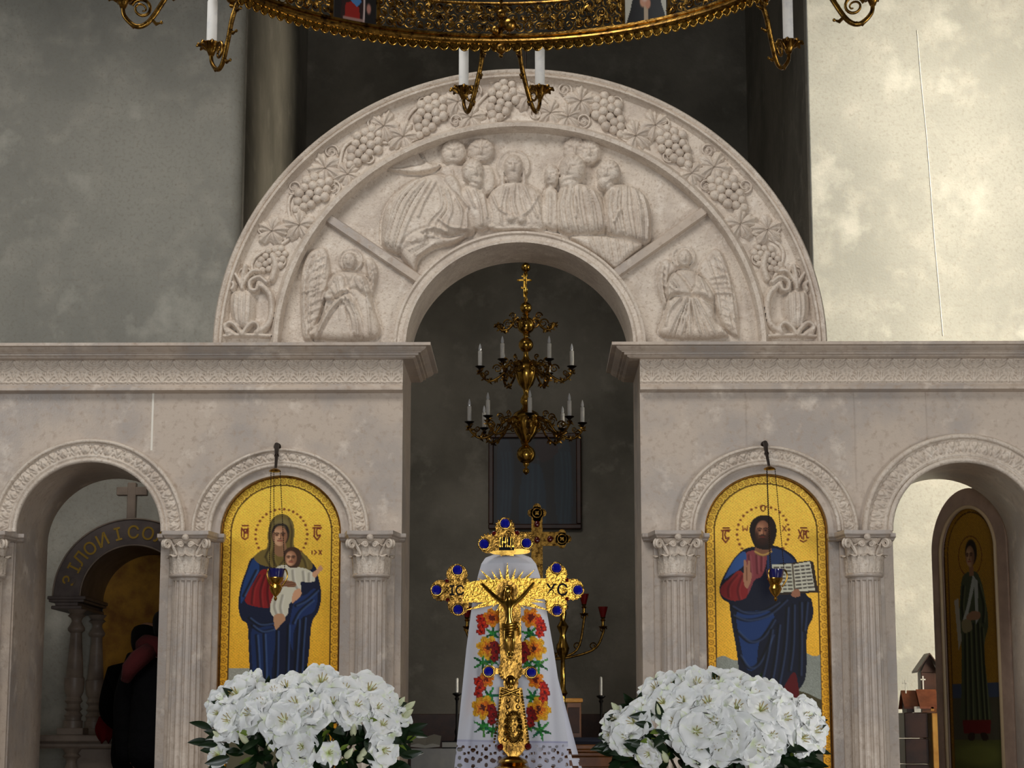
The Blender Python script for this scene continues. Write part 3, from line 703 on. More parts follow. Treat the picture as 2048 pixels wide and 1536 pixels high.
# ================================================================ columns with leaf capitals
def make_column():
    root = empty('half_column', (0, 0, 0), 'x', 'column', 'fluted marble columns of the icon screen')
    ZC0 = Z(1152, -0.1)-0.6; ZC1 = Z(1080, -0.12)-0.6; ZA = Z(1062, -0.2)-0.6
    r0, r1 = 0.098, 0.089
    def flute(r, a, z):
        q = (a/(2*PI)*16) % 1.0; f = math.sin(PI*q)
        return r-0.011*max(0, (f-0.25)/0.75)**0.5 if 0.14 < z < ZC0-0.03 else r
    prof = [(r0+0.03, 0), (r0+0.03, 0.05), (r0+0.012, 0.07), (r0+0.02, 0.09), (r0+0.02, 0.11), (r0, 0.13), (r0, 0.1401), (r0, 0.2), (r0*0.98, 0.45), ((r0+r1)/2, (0.2+ZC0)/2), (r1, ZC0-0.035), (r1, ZC0-0.029), (r1, ZC0-0.012)]
    MB().lathe(prof, 192, rad=flute).build('shaft', M['marble'], root, smooth=50)
    MB().lathe([(r1, ZC0-0.014), (r1+0.012, ZC0-0.012), (r1+0.018, ZC0-0.004), (r1+0.018, ZC0+0.004), (r1+0.012, ZC0+0.012), (r1-0.004, ZC0+0.016), (r1-0.006, ZC0+0.02)], 40).build('astragal', M['marble'], root, smooth=50)
    H = ZC1-ZC0
    cap = MB().lathe([(r1-0.008, ZC0+0.012), (r1-0.008, ZC0+H*0.5), (r1+0.008, ZC0+H*0.8), (r1+0.035, ZC1)], 32).build('capital', M['marble_carved'], root)
    def leaf(h, wd, out, a, z0, rb):
        m = []; nu, nv = 9, 12
        for j in range(nv):
            f = j/(nv-1)
            if f < 0.8: zz = h*f/0.8; rr = rb+0.006+out*0.35*(f/0.8)**2
            else:
                g = (f-0.8)/0.2; zz = h*(1+0.06*math.sin(g*PI*0.6)-0.10*g); rr = rb+0.006+out*(0.35+0.65*g)
            wj = wd*(0.75+0.5*math.sin(PI*min(f*0.9+0.05, 1)))*(1 if f < .85 else 1-(f-.85)*3.2)*(1+0.10*math.cos(f*26))
            for i in range(nu):
                u = i/(nu-1)*2-1
                da = u*wj/rb; dr = 0.010*(1-u*u)+0.006*math.cos(u*PI*2.5)
                m.append(((rr+dr)*math.cos(a+da), (rr+dr)*math.sin(a+da), z0+zz-0.012*abs(u)))
        return m, nu, nv
    me1 = me2 = None
    for k in range(8):
        a = -PI/2+k*PI/4
        for (h, wd, out, off, rb) in ((H*0.52, 0.034, 0.030, 0, r1-0.004), (H*0.82, 0.030, 0.034, PI/8, r1-0.006)):
            aa = a+off
            if math.sin(aa) > 0.35: continue
            pts, nu, nv = leaf(h, wd, out, aa, ZC0+0.012, rb)
            grid_mesh('acanthus_leaf', pts, nu, nv, M['marble_carved'], cap, world=False)
    for sx in (-1, 1):
        for sd in (0, 1):
            m = MB(); pts = []
            c = Vector((sx*0.105, -0.105, ZC1-0.030))
            ax = Vector((sx*0.70, -0.70, 0)) if sd == 0 else Vector((sx*0.70, -0.70, 0))
            for i in range(30):
                t = i/29; an = PI*0.9-t*4.2*PI*(1 if True else 1); rr = 0.027*(1-0.82*t)
                pts.append(c+ax*(math.cos(an)*rr)+Vector((0, 0, math.sin(an)*rr))+Vector((sx*0.012*sd, 0.010*sd, 0)))
            start = Vector((sx*0.045, -0.085, ZC0+H*0.45))
            lead = [start.lerp(pts[0], t)+Vector((0, 0, 0.012*math.sin(PI*t))) for t in (0, 0.3, 0.6, 0.85)]
            MB().tube(lead+pts, [0.008]*4+[0.0095*(1-0.5*i/29) for i in range(30)], 6).build('volute', M['marble_carved'], cap, smooth=180, world=False)
        m = MB(); pts = []
        c = Vector((sx*0.028, -0.118, ZC1-0.034))
        for i in range(24):
            t = i/23; an = (PI*1.1 if sx < 0 else -PI*0.1)-sx*t*3.4*PI*-1; rr = 0.018*(1-0.8*t)
            pts.append(c+Vector((math.cos(an)*rr, 0, math.sin(an)*rr)))
        MB().tube(pts, 0.006, 6).build('volute', M['marble_carved'], cap, smooth=180, world=False)
    MB().ball((0, -0.135, ZC1+0.004), 0.020, 8, 6).build('rosette', M['marble_carved'], cap, world=False)
    def plan(e):
        return [(-0.185-e*.3, 0.105), (-0.185-e*.3, 0.055-e), (-0.150-e*.5, 0.055-e), (-0.120-e*.5, -0.125-e), (-0.075, -0.112-e), (0.075, -0.112-e), (0.120+e*.5, -0.125-e), (0.150+e*.5, 0.055-e), (0.185+e*.3, 0.055-e), (0.185+e*.3, 0.105)]
    ab = MB(); lv = [(-0.02, ZC1-0.002), (0.0, ZC1+0.006), (0.002, ZC1+0.012), (0.016, ZC1+0.020), (0.018, ZC1+0.024), (0.018, ZA)]
    n = 10; vs_ = []; fs = []
    for e, z in lv: vs_ += [(p[0], p[1], z) for p in plan(e)]
    for j in range(len(lv)-1):
        for i in range(n): fs.append((j*n+i, j*n+(i+1) % n, (j+1)*n+(i+1) % n, (j+1)*n+i))
    fs += [tuple(range(n))[::-1], tuple((len(lv)-1)*n+i for i in range(n))]
    ab.add(vs_, fs).build('abacus', M['marble'], root, smooth=20)
    MB().box(-0.125, 0.125, 0.068, 0.105, 0, ZC1+0.0, 0.004).build('pilaster', M['marble'], root, smooth=20)
    return root
col0 = make_column()
COLS = [(377, 'fluted marble column between the left doorway and the icon of the veiled woman'), (743, 'fluted marble column between the icon of the veiled woman and the central gate'),
        (1354, 'fluted marble column between the central gate and the icon of the man with an open book'), (1729, 'fluted marble column between the icon with the open book and the right doorway'),
        (-26, 'marble column at the far left edge, only its capital corner showing')]
for i, (px, lab) in enumerate(COLS):
    o = col0 if i == 0 else copy_tree(col0)
    o.location = (X(px, 1160, -0.1), -0.105, 0.6); o['label'] = lab
# ================================================================ painted icons
M['icon_paint'] = mat('icon_paint', (0.5, 0.4, 0.1, 1), 0.48, -1, spec=0.25, attr='paint', bump=(160, 3, 0.15, 0.004))
M['frame_gold'] = mat('frame_gold', hexlin(150,104,40), 0.4, 0.8, noise=[(60, 3, hexlin(70,44,16), 0.5, 0.8)])
_rows = np.arange(820, 1700, 2.0); _zr = np.array([Z(float(r)) for r in _rows])
def row_of(z): return np.interp(-z, -_zr, _rows)
def icon_ground(a, cx, cy, r, k, top, bot, inner=20, dim=1.0):
    """gold leaf, border band and its punched ornament; returns distance from the edge"""
    dx = a.x-cx; dy = a.y-cy
    e = np.where(dy < 0, r-np.sqrt(dx**2+(dy/k)**2), r-np.abs(dx))
    f = np.clip((a.y-(cy-r))/(500), 0, 1)[:,None]
    a.c[:] = np.array(top)*(1-f)+np.array(bot)*f
    a.c *= (1+0.07*np.sin(a.x*0.9)*np.sin(a.y*1.1)+RNG.normal(0, 0.05, a.x.size))[:,None]
    ang = np.where(dy < 0, np.arctan2(-dy/k, dx)*r, np.where(dx > 0, -dy, PI*r+dy))
    band = (e < inner) & (e > 2)
    ph = (ang % 15)/15-0.5; q = (e-inner*0.52)/(inner*0.5)
    ringo = np.abs(np.sqrt((ph*2.1)**2+(q*1.25)**2)-0.62) < 0.17
    dots = ((np.abs(ph) > 0.42) & (np.abs(q) < 0.9) & (np.abs(q) > 0.55)) | ((ph*3)**2+(q*2)**2 < 0.06)
    dk = np.array([0.42, 0.25, 0.08])
    a.c[band & ringo] = a.c[band & ringo]*0.62+dk*0.38
    a.c[band & dots] = a.c[band & dots]*0.3+dk*0.7
    for lv, wd, al in ((inner, 1.6, 0.75), (2, 2.6, 0.85)):
        m = np.abs(e-lv) < wd; a.c[m] = a.c[m]*(1-al)+np.array([0.2, 0.12, 0.05])*al
    return e
def halo_dots(a, cx, cy, r, n=28, lo=-30, hi=210, skip=None):
    for i in range(n):
        t = R(lo+(hi-lo)*i/(n-1)); x, y = cx+r*math.cos(t), cy-r*math.sin(t)
        a.ell(x, y, 2.6, 1.8 if i % 2 else 2.6, (0.40, 0.16, 0.06), 0.85, 0.4)
def monogram(a, cx, cy, kind):
    c = (0.42, 0.14, 0.08)
    a.line([(cx-6, cy-13), (cx+6, cy-13)], 1.8, c, curve=False)
    if kind == 0:    # interlaced letters
        for s in ([(cx-7, cy+8), (cx-7, cy-8), (cx, cy+2), (cx+6, cy-8), (cx+6, cy+8)], [(cx-2, cy+10), (cx-2, cy-6)], [(cx-2, cy-6), (cx+5, cy-5), (cx+4, cy+2), (cx-2, cy+2)], [(cx-6, cy+11), (cx, cy+15), (cx+6, cy+11)]): a.line(s, 1.7, c, 0.9, curve=False)
    elif kind == 1:
        for s in ([(cx-6, cy-8), (cx-6, cy+8)], [(cx+6, cy-6), (cx, cy-8), (cx-2, cy), (cx, cy+8), (cx+6, cy+6)], [(cx-9, cy-8), (cx+8, cy-9)], [(cx-7, cy+8), (cx, cy+16), (cx+6, cy+8)]): a.line(s, 1.9, c, 0.9, curve=False)
    else:
        for s in ([(cx-10, cy-9), (cx-3, cy+8)], [(cx-3, cy-9), (cx-10, cy+8)], [(cx, cy+9), (cx, cy-8)], [(cx, cy-8), (cx+4, cy-6), (cx+4, cy-1), (cx, cy)], [(cx+10, cy-6), (cx+6, cy-8), (cx+5, cy), (cx+7, cy+7), (cx+10, cy+6)], [(cx-6, cy+12), (cx, cy+15), (cx+6, cy+12)]): a.line(s, 1.7, c, 0.9, curve=False)
def face(a, cx, cy, rx, ry, skin, shade, beard=None, turn=0):
    m = a.ell(cx, cy, rx, ry, skin, 1, 0.06)
    mk = (((a.x-cx)/rx)**2+((a.y-cy)/ry)**2 < 1.1)
    a.ell(cx+rx*0.75, cy+ry*.1, rx*0.55, ry*0.95, shade, 0.65, 0.6, clip=mk)
    a.ell(cx-rx*0.95, cy, rx*0.25, ry*0.8, shade, 0.4, 0.6, clip=mk)
    a.ell(cx, cy-ry*.95, rx*0.9, ry*0.3, shade, 0.45, 0.7, clip=mk)
    dk = tuple(np.array(shade)*0.35)
    for e in (-1, 1):
        ex = cx+turn+e*rx*0.42
        a.ell(ex, cy-ry*0.12, rx*0.26, ry*0.13, shade, 0.7, 0.5)
        a.ell(ex, cy-ry*0.10, rx*0.17, ry*0.06, dk, 0.95, 0.4)
        a.line([(ex-rx*.28, cy-ry*.26), (ex, cy-ry*.31), (ex+rx*.26, cy-ry*.26)], 1.3, dk, 0.75)
    a.line([(cx+turn+rx*.05, cy-ry*.12), (cx+turn+rx*.12, cy+ry*.22)], 1.6, shade, 0.7, curve=False)
    a.line([(cx+turn-rx*.12, cy+ry*.27), (cx+turn+rx*.14, cy+ry*.27)], 1.4, dk, 0.6, curve=False)
    a.line([(cx+turn-rx*.06, cy-ry*.1), (cx+turn-rx*.04, cy+ry*.2)], 1.4, tuple(np.minimum(np.array(skin)*1.15, 1)), 0.6, curve=False)
    a.line([(cx+turn-rx*.28, cy+ry*.47), (cx+turn+rx*.28, cy+ry*.47)], 1.7, (0.45, 0.16, 0.12), 0.75, curve=False)
    if beard:
        a.ell(cx, cy+ry*0.85, rx*0.85, ry*0.42, beard, 0.95, 0.35)
        for e in (-1, 1): a.ell(cx+e*rx*.8, cy+ry*0.45, rx*0.3, ry*0.5, beard, 0.85, 0.5)
        a.line([(cx-rx*.4, cy+ry*.4), (cx, cy+ry*.34), (cx+rx*.4, cy+ry*.4)], 2.2, beard, 0.8)
        a.line([(cx-rx*.2, cy+ry*.5), (cx+rx*.2, cy+ry*.5)], 1.6, (0.42, 0.17, 0.13), 0.8, curve=False)
def folds(a, mask, lines, dark, light, wd=2.4, al=0.6):
    for i, l in enumerate(lines):
        a.line(l, wd*1.6, dark, al, clip=mask, soft=2.5)
        a.line([(x+wd*1.5, y) for x, y in l], wd*0.8, light, al*0.7, clip=mask, soft=2)

def icon_panel(name, key, label, draw, ydepth=0.045, zbot=1.285):
    cpx, rpx, _, k = ARCHES[key]; xc = X(cpx, 1060); r = rpx*px1
    root = empty(name, (xc, ydepth, zbot), label, 'icon')
    z1 = ZS+k*r
    nu = 176; nv = int((z1-zbot)/(2*r)*nu)
    xs, zs = np.meshgrid(np.linspace(xc-r, xc+r, nu), np.linspace(z1, zbot, nv))
    a = Art(cpx+(xs-xc)/px1, row_of(zs))
    cy = float(row_of(np.array([ZS]))[0])
    metal = np.zeros(a.x.size)
    gold = draw(a, cpx, cy, rpx, k)
    pts = np.stack([xs.ravel(), np.full(xs.size, ydepth), zs.ravel()], 1)
    keep = (zs.ravel() <= ZS) | (((xs.ravel()-xc)/r)**2+((zs.ravel()-ZS)/(k*r))**2 <= 1.0)
    grid_mesh('painting', pts, nu, nv, M['icon_paint'], root, colors=a.c, keep=keep, metal=gold*0.45)
    path = [(xc-r, ydepth-0.001, zbot)]+[(p[0], ydepth-0.001, p[1]) for p in arch_pts(xc, r-0.003, k, 40)[::-1]]+[(xc+r, ydepth-0.001, zbot)]
    MB().tube(path, 0.007, 6).build('frame', M['frame_gold'], root, smooth=180)
    MB().box(xc-r, xc+r, ydepth+0.002, ydepth+0.022, zbot, ZS).build('board', M['dark_metal'], root)
    return root
GT, GB = (1.0, 0.83, 0.33), (0.93, 0.66, 0.16)
def draw_mother(a, cx, cy, r, k):
    icon_ground(a, cx, cy, r, k, GT, GB)
    g0 = a.c.copy()
    halo_dots(a, 561, 1068, 52, 26, -40, 220)
    monogram(a, 488, 1062, 0); monogram(a, 633, 1062, 1)
    for s in ([(623, 1100), (623, 1106)], [(628, 1099), (632, 1103), (628, 1107)], [(637, 1099), (642, 1107)], [(642, 1099), (637, 1107)]): a.line(s, 1.4, (0.42, 0.16, 0.08), 0.9, curve=False)
    # ground the figure stands on
    m = (a.y > 1336) & (np.abs(a.x-cx) < r-21); n = RNG.normal(0, 0.03, m.sum())[:,None]
    a.c[m] = np.array([0.60, 0.60, 0.55])+n
    m = (a.y > 1420) & (np.abs(a.x-cx) < r-21); a.c[m] = np.array([0.36, 0.34, 0.26])
    navy, blue, lite = (0.055, 0.085, 0.19), (0.10, 0.22, 0.42), (0.24, 0.36, 0.55)
    body = [(506, 1112), (492, 1140), (481, 1175), (478, 1210), (484, 1236), (497, 1250), (500, 1290), (503, 1340), (505, 1400), (500, 1462), (560, 1475), (615, 1462), (612, 1400), (616, 1350), (621, 1300), (625, 1246), (638, 1220), (643, 1188), (637, 1155), (629, 1130), (600, 1108), (560, 1100)]
    b = a.fill(body, navy)
    a.fill([(506, 1116), (495, 1140), (484, 1178), (482, 1205), (490, 1195), (503, 1165), (518, 1140), (515, 1122)], blue)
    a.fill([(505, 1262), (520, 1255), (545, 1250), (555, 1270), (548, 1330), (545, 1400), (515, 1400), (508, 1330)], (0.09, 0.18, 0.36), a=0.8)
    a.fill([(590, 1200), (612, 1188), (630, 1175), (636, 1195), (628, 1222), (605, 1235), (590, 1260), (588, 1300), (580, 1260)], (0.11, 0.20, 0.40), a=0.8)
    folds(a, b, [[(500, 1235), (520, 1248), (545, 1246)], [(506, 1250), (525, 1262), (548, 1258)], [(515, 1270), (520, 1330), (522, 1400)], [(530, 1268), (534, 1340), (535, 1400)], [(556, 1262), (556, 1340), (552, 1400)], [(578, 1250), (577, 1330), (574, 1400)], [(598, 1240), (594, 1330), (590, 1400)], [(610, 1235), (606, 1310), (604, 1400)], [(625, 1200), (600, 1222), (588, 1245)], [(634, 1180), (612, 1200), (592, 1210)], [(488, 1190), (500, 1165), (512, 1140)]], (0.015, 0.02, 0.05), (0.34, 0.46, 0.66), 2.2, 0.7)
    red = a.fill([(523, 1138), (508, 1162), (494, 1188), (492, 1203), (508, 1211), (540, 1214), (552, 1200), (552, 1165), (540, 1142)], (0.50, 0.08, 0.09))
    folds(a, red, [[(520, 1150), (508, 1175), (505, 1205)], [(530, 1150), (522, 1180), (524, 1210)], [(538, 1155), (536, 1185), (540, 1212)]], (0.22, 0.02, 0.03), (0.72, 0.22, 0.20), 2, 0.6)
    olive, ol2 = (0.44, 0.37, 0.17), (0.62, 0.55, 0.30)
    hood = a.fill([(548, 1030), (561, 1026), (574, 1030), (584, 1043), (587, 1060), (587, 1090), (600, 1100), (614, 1112), (624, 1126), (620, 1138), (598, 1136), (575, 1136), (548, 1134), (520, 1127), (507, 1113), (520, 1100), (533, 1092), (534, 1062), (538, 1043)], olive)
    folds(a, hood, [[(545, 1036), (538, 1060), (539, 1090), (530, 1112)], [(576, 1036), (583, 1060), (582, 1092), (594, 1115)], [(548, 1095), (545, 1112), (552, 1130)], [(538, 1095), (532, 1112), (540, 1130)], [(575, 1096), (572, 1112), (560, 1130)], [(598, 1104), (608, 1118), (612, 1132)]], (0.20, 0.16, 0.06), ol2, 1.8, 0.6)
    a.ell(559, 1066, 18, 24, (0.20, 0.15, 0.09), 1, 0.06); a.ell(561, 1044, 16, 9, (0.50, 0.45, 0.28), 0.8, 0.4)
    a.fill([(550, 1080), (568, 1080), (572, 1104), (560, 1112), (548, 1104)], (0.55, 0.40, 0.28))
    face(a, 558, 1070, 14.5, 20, (0.80, 0.62, 0.48), (0.46, 0.28, 0.18))
    a.line([(543, 1062), (549, 1050), (560, 1047), (570, 1050), (575, 1062)], 2.6, (0.12, 0.09, 0.09), 0.9)
    # child
    wht = (0.80, 0.78, 0.70)
    ch = a.fill([(549, 1136), (566, 1128), (592, 1132), (612, 1136), (626, 1145), (630, 1160), (614, 1163), (602, 1162), (602, 1180), (592, 1196), (580, 1206), (576, 1228), (562, 1236), (546, 1230), (541, 1212), (548, 1190), (560, 1172), (553, 1158), (545, 1148)], wht)
    folds(a, ch, [[(562, 1136), (570, 1160), (560, 1180)], [(585, 1140), (588, 1162), (596, 1176)], [(606, 1142), (608, 1160)], [(553, 1195), (550, 1212), (556, 1230)], [(566, 1190), (562, 1212), (566, 1230)], [(618, 1146), (618, 1160)]], (0.48, 0.46, 0.42), (0.95, 0.93, 0.88), 2, 0.55)
    skin, shd = (0.80, 0.60, 0.46), (0.44, 0.27, 0.18)
    a.fill([(624, 1146), (632, 1138), (640, 1130), (645, 1136), (638, 1144), (630, 1154)], skin)
    for q in range(3): a.line([(636, 1136), (641+q*2, 1130+q*3)], 1.6, skin, 0.95, curve=False)
    a.fill([(588, 1182), (600, 1176), (603, 1188), (592, 1200), (584, 1204)], skin)
    a.fill([(550, 1230), (566, 1226), (572, 1238), (562, 1250), (554, 1258), (550, 1248)], (0.72, 0.54, 0.40))
    a.fill([(566, 1108), (570, 1098), (582, 1092), (596, 1096), (602, 1110), (600, 1124), (592, 1134), (574, 1130)], (0.26, 0.17, 0.11))
    face(a, 581, 1115, 11.5, 15, skin, shd)
    # hands of the woman
    a.fill([(546, 1160), (560, 1158), (580, 1160), (592, 1165), (590, 1172), (570, 1172), (552, 1172)], (0.60, 0.42, 0.30))
    for q in range(3): a.line([(562, 1162+q*3.6), (590, 1164+q*3.6)], 1.2, (0.30, 0.18, 0.12), 0.7, curve=False)
    return np.all(np.abs(a.c-g0) < 0.02, axis=1).astype(float)
def draw_teacher(a, cx, cy, r, k):
    a.x = a.x+0.044*(a.y-1080); cxx = a.x*0+0
    x_keep = a.x.copy(); a.x = a.x-0.044*(a.y-1080)
    icon_ground(a, cx, cy, r, k, (1.0, 0.82, 0.35), (0.93, 0.67, 0.18))
    m0 = a.c.copy(); edge = np.abs(a.x-cx)
    a.x = x_keep
    halo_dots(a, 1527, 1064, 52, 24, -38, 218)
    monogram(a, 1453, 1068, 1); monogram(a, 1608, 1068, 2)
    for s in ([(1486, 1051), (1487, 1060), (1491, 1056), (1495, 1060), (1496, 1051)], [(1566, 1051), (1573, 1061)], [(1573, 1051), (1566, 1061)]): a.line(s, 1.4, (0.45, 0.2, 0.1), 0.8, curve=False)
    d = np.sqrt((a.x-1526)**2+((a.y-1015)*.8)**2); mm = np.abs(d-4.5) < 1.1; a.c[mm] = (0.45, 0.2, 0.1)
    m = (a.y > 1312+0.05*(1540-a.x)+5*np.sin(a.x*.12)) & (edge < r-21)
    a.c[m] = np.array([0.58, 0.60, 0.56])+RNG.normal(0, 0.03, m.sum())[:,None]
    m = (a.y > 1392+10*np.sin(a.x*.05)) & (edge < r-21); a.c[m] = np.array([0.30, 0.27, 0.16])+RNG.normal(0, 0.02, m.sum())[:,None]
    m = (a.y > 1440) & (edge < r-21); a.c[m] = np.array([0.38, 0.38, 0.33])+RNG.normal(0, 0.02, m.sum())[:,None]
    navy, blue = (0.055, 0.075, 0.15), (0.12, 0.22, 0.42)
    b = a.fill([(1500, 1094), (1478, 1107), (1462, 1130), (1447, 1160), (1443, 1180), (1450, 1197), (1463, 1206), (1466, 1226), (1472, 1260), (1480, 1300), (1487, 1350), (1492, 1395), (1530, 1412), (1560, 1412), (1585, 1395), (1612, 1370), (1619, 1340), (1618, 1290), (1621, 1255), (1630, 1232), (1627, 1200), (1615, 1186), (1602, 1140), (1592, 1115), (1570, 1098), (1545, 1090)], navy)
    t = a.fill([(1492, 1108), (1512, 1100), (1534, 1104), (1534, 1130), (1526, 1152), (1512, 1160), (1498, 1190), (1492, 1150)], (0.52, 0.24, 0.26))
    folds(a, t, [[(1500, 1110), (1505, 1150)], [(1515, 1106), (1518, 1145)], [(1526, 1106), (1526, 1140)]], (0.30, 0.10, 0.12), (0.70, 0.42, 0.42), 1.8, 0.6)
    rd = a.fill([(1482, 1140), (1464, 1155), (1447, 1172), (1446, 1186), (1456, 1196), (1476, 1201), (1498, 1192), (1496, 1160)], (0.52, 0.13, 0.13))
    folds(a, rd, [[(1478, 1150), (1462, 1172), (1462, 1192)], [(1488, 1152), (1480, 1178), (1484, 1198)]], (0.28, 0.05, 0.06), (0.70, 0.28, 0.26), 2, 0.6)
    a.fill([(1492, 1102), (1476, 1112), (1463, 1133), (1452, 1158), (1466, 1148), (1484, 1136), (1494, 1122)], (0.20, 0.33, 0.56))
    a.fill([(1540, 1096), (1566, 1100), (1585, 1115), (1592, 1126), (1560, 1126), (1540, 1140), (1536, 1120)], (0.13, 0.20, 0.35))
    a.fill([(1478, 1228), (1500, 1222), (1545, 1222), (1552, 1240), (1530, 1270), (1522, 1300), (1520, 1335), (1502, 1338), (1490, 1300)], (0.12, 0.24, 0.46), a=0.85)
    folds(a, b, [[(1468, 1212), (1495, 1225), (1530, 1222), (1560, 1205)], [(1470, 1230), (1500, 1240), (1540, 1230), (1575, 1200)], [(1480, 1262), (1505, 1283), (1530, 1275), (1552, 1240)], [(1486, 1310), (1505, 1335), (1525, 1325), (1550, 1270)], [(1548, 1260), (1540, 1310), (1530, 1360)], [(1562, 1250), (1556, 1320), (1545, 1390)], [(1578, 1215), (1574, 1300), (1562, 1380)], [(1590, 1210), (1590, 1290), (1585, 1340)], [(1604, 1205), (1606, 1290), (1606, 1350)], [(1616, 1205), (1612, 1260)]], (0.01, 0.012, 0.03), (0.30, 0.38, 0.54), 2.4, 0.7)
    a.fill([(1592, 1345), (1603, 1368), (1604, 1408), (1574, 1420), (1562, 1408)], (0.36, 0.03, 0.04))
    a.fill([(1516, 1088), (1540, 1088), (1544, 1104), (1530, 1112), (1512, 1106)], (0.50, 0.34, 0.24))
    a.line([(1512, 1102), (1528, 1109), (1545, 1102)], 2.2, (0.75, 0.60, 0.32), 0.9)
    a.fill([(1513, 1033), (1527, 1029), (1543, 1033), (1552, 1048), (1554, 1066), (1549, 1086), (1538, 1098), (1514, 1094), (1504, 1076), (1500, 1058), (1503, 1043)], (0.13, 0.085, 0.06))
    face(a, 1526, 1062, 14.5, 22, (0.68, 0.48, 0.36), (0.36, 0.20, 0.14), beard=(0.20, 0.115, 0.08))
    # blessing hand
    a.fill([(1492, 1168), (1490, 1150), (1491, 1132), (1490, 1120), (1494, 1120), (1497, 1132), (1499, 1121), (1503, 1123), (1503, 1140), (1507, 1150), (1503, 1168), (1498, 1176)], (0.66, 0.47, 0.36))
    a.line([(1496, 1134), (1497, 1160)], 1.2, (0.4, 0.24, 0.16), 0.7, curve=False)
    # open book
    a.fill([(1546, 1130), (1622, 1120), (1629, 1124), (1640, 1184), (1556, 1190)], (0.20, 0.15, 0.10), False)
    a.fill([(1546, 1128), (1586, 1127), (1592, 1182), (1557, 1185)], (0.78, 0.78, 0.70), False); a.fill([(1588, 1128), (1622, 1122), (1633, 1180), (1595, 1183)], (0.82, 0.81, 0.73), False)
    for q in range(7):
        y = 1134+q*7.2
        a.line([(1551+q*1.4, y+0.5), (1583+q*0.7, y)], 2.6, (0.25, 0.22, 0.20), 0.8, curve=False); a.line([(1592+q*0.8, y-1), (1620+q*1.6, y-4)], 2.6, (0.22, 0.20, 0.18), 0.8, curve=False)
        for wx in (1562, 1572, 1602, 1612): a.line([(wx+q, y-3), (wx+q+0.6, y+3)], 1.6, (0.80, 0.79, 0.72), 0.9, curve=False)
    a.line([(1587, 1128), (1593, 1183)], 2.6, (0.40, 0.36, 0.30), 0.9, curve=False)
    a.fill([(1590, 1180), (1600, 1178), (1604, 1190), (1594, 1194), (1586, 1190)], (0.62, 0.42, 0.32))
    return np.all(np.abs(a.c-m0) < 0.02, axis=1).astype(float)
icon_panel('icon', 'il', 'arched gold-ground icon of a veiled woman in a blue mantle holding a child in white', draw_mother)
icon_panel('icon', 'ir', 'arched gold-ground icon of a bearded man in a dark blue mantle showing an open book', draw_teacher)

# ================================================================ hanging oil lamps before the icons
M['blue_glass'] = mat('blue_glass', hexlin(22,24,92), 0.08, spec=0.8, coat=0.6)
M['red_glass'] = mat('red_glass', hexlin(120,12,16), 0.1, spec=0.8, coat=0.5)
def oil_lamp(knob, tip, cup, label):
    YL = -0.30
    A = P(*knob, 0.0); B = P(*tip, YL); C = P(*cup, YL)
    root = empty('oil_lamp', (C.x, C.y, C.z), label, 'oil lamp', 'oil lamps hanging before the icons')
    ar = MB(); mid = A.lerp(B, 0.5)+Vector((0, 0, 0.02))
    pts = [A+Vector((0, 0.01, 0)), A+Vector((0, -0.06, 0.012)), mid, B+Vector((0, 0.03, 0.02)), B+Vector((0, 0, 0.004))]
    pts = [Vector(p) for p in spl([tuple(p) for p in pts], n=5)] if False else pts
    ar.tube(pts, [0.016, 0.015, 0.010, 0.008, 0.006], 8); ar.ball(A+Vector((0, -0.03, 0.006)), 0.022, 10, 8); ar.ball(mid, 0.014, 8, 6)
    ar.build('bracket', M['dark_metal'], root, smooth=60)
    MB().lathe([(0.002, 0.012), (0.010, 0.010), (0.030, 0.0), (0.034, -0.006), (0.028, -0.010), (0.002, -0.012)], 16, B).build('hanger_plate', M['gold_dark'], root)
    rim = 0.050; zr = C.z+0.006
    for q in range(3):
        t = PI/2+q*2*PI/3+0.35
        a = B+Vector((0.030*math.cos(t), 0.030*math.sin(t), -0.004)); b = Vector((C.x+rim*math.cos(t), C.y+rim*math.sin(t), zr))
        n = int((a-b).length/0.012); m = MB()
        m.tube([a.lerp(b, i/12) for i in range(13)], 0.0016, 4)
        for i in range(n): m.ball(a.lerp(b, (i+0.5)/n), 0.0034, 5, 4)
        m.build('chain', M['dark_metal'], root, smooth=60)
    MB().lathe([(0.020, -0.045), (0.040, -0.035), (0.047, -0.010), (0.050, 0.012), (0.047, 0.012), (0.044, -0.008), (0.036, -0.030), (0.002, -0.034)], 24, C).build('glass_cup', M['blue_glass'], root)
    body = MB().lathe([(0.001, -0.165), (0.007, -0.160), (0.010, -0.150), (0.005, -0.142), (0.012, -0.135), (0.026, -0.118), (0.036, -0.095), (0.030, -0.078), (0.024, -0.070), (0.034, -0.060), (0.044, -0.040), (0.042, -0.036), (0.020, -0.05)], 24, C)
    body.build('lamp_body', M['gold'], root)
    for q in range(3):
        t = PI/2+q*2*PI/3+0.35; m = MB(); pts = []
        for i in range(12):
            f = i/11; rr = 0.036+0.030*math.sin(PI*f*0.8); z = -0.085+0.095*f
            pts.append((C.x+rr*math.cos(t), C.y+rr*math.sin(t), C.z+z))
        m.tube(pts, 0.005, 6).build('bracket_scroll', M['gold'], root, smooth=180)
oil_lamp((556, 897), (550, 940), (552, 1142), 'blue glass oil lamp on chains in front of the icon of the veiled woman')
oil_lamp((1528, 893), (1539, 936), (1550, 1143), 'blue glass oil lamp on chains in front of the icon with the open book')
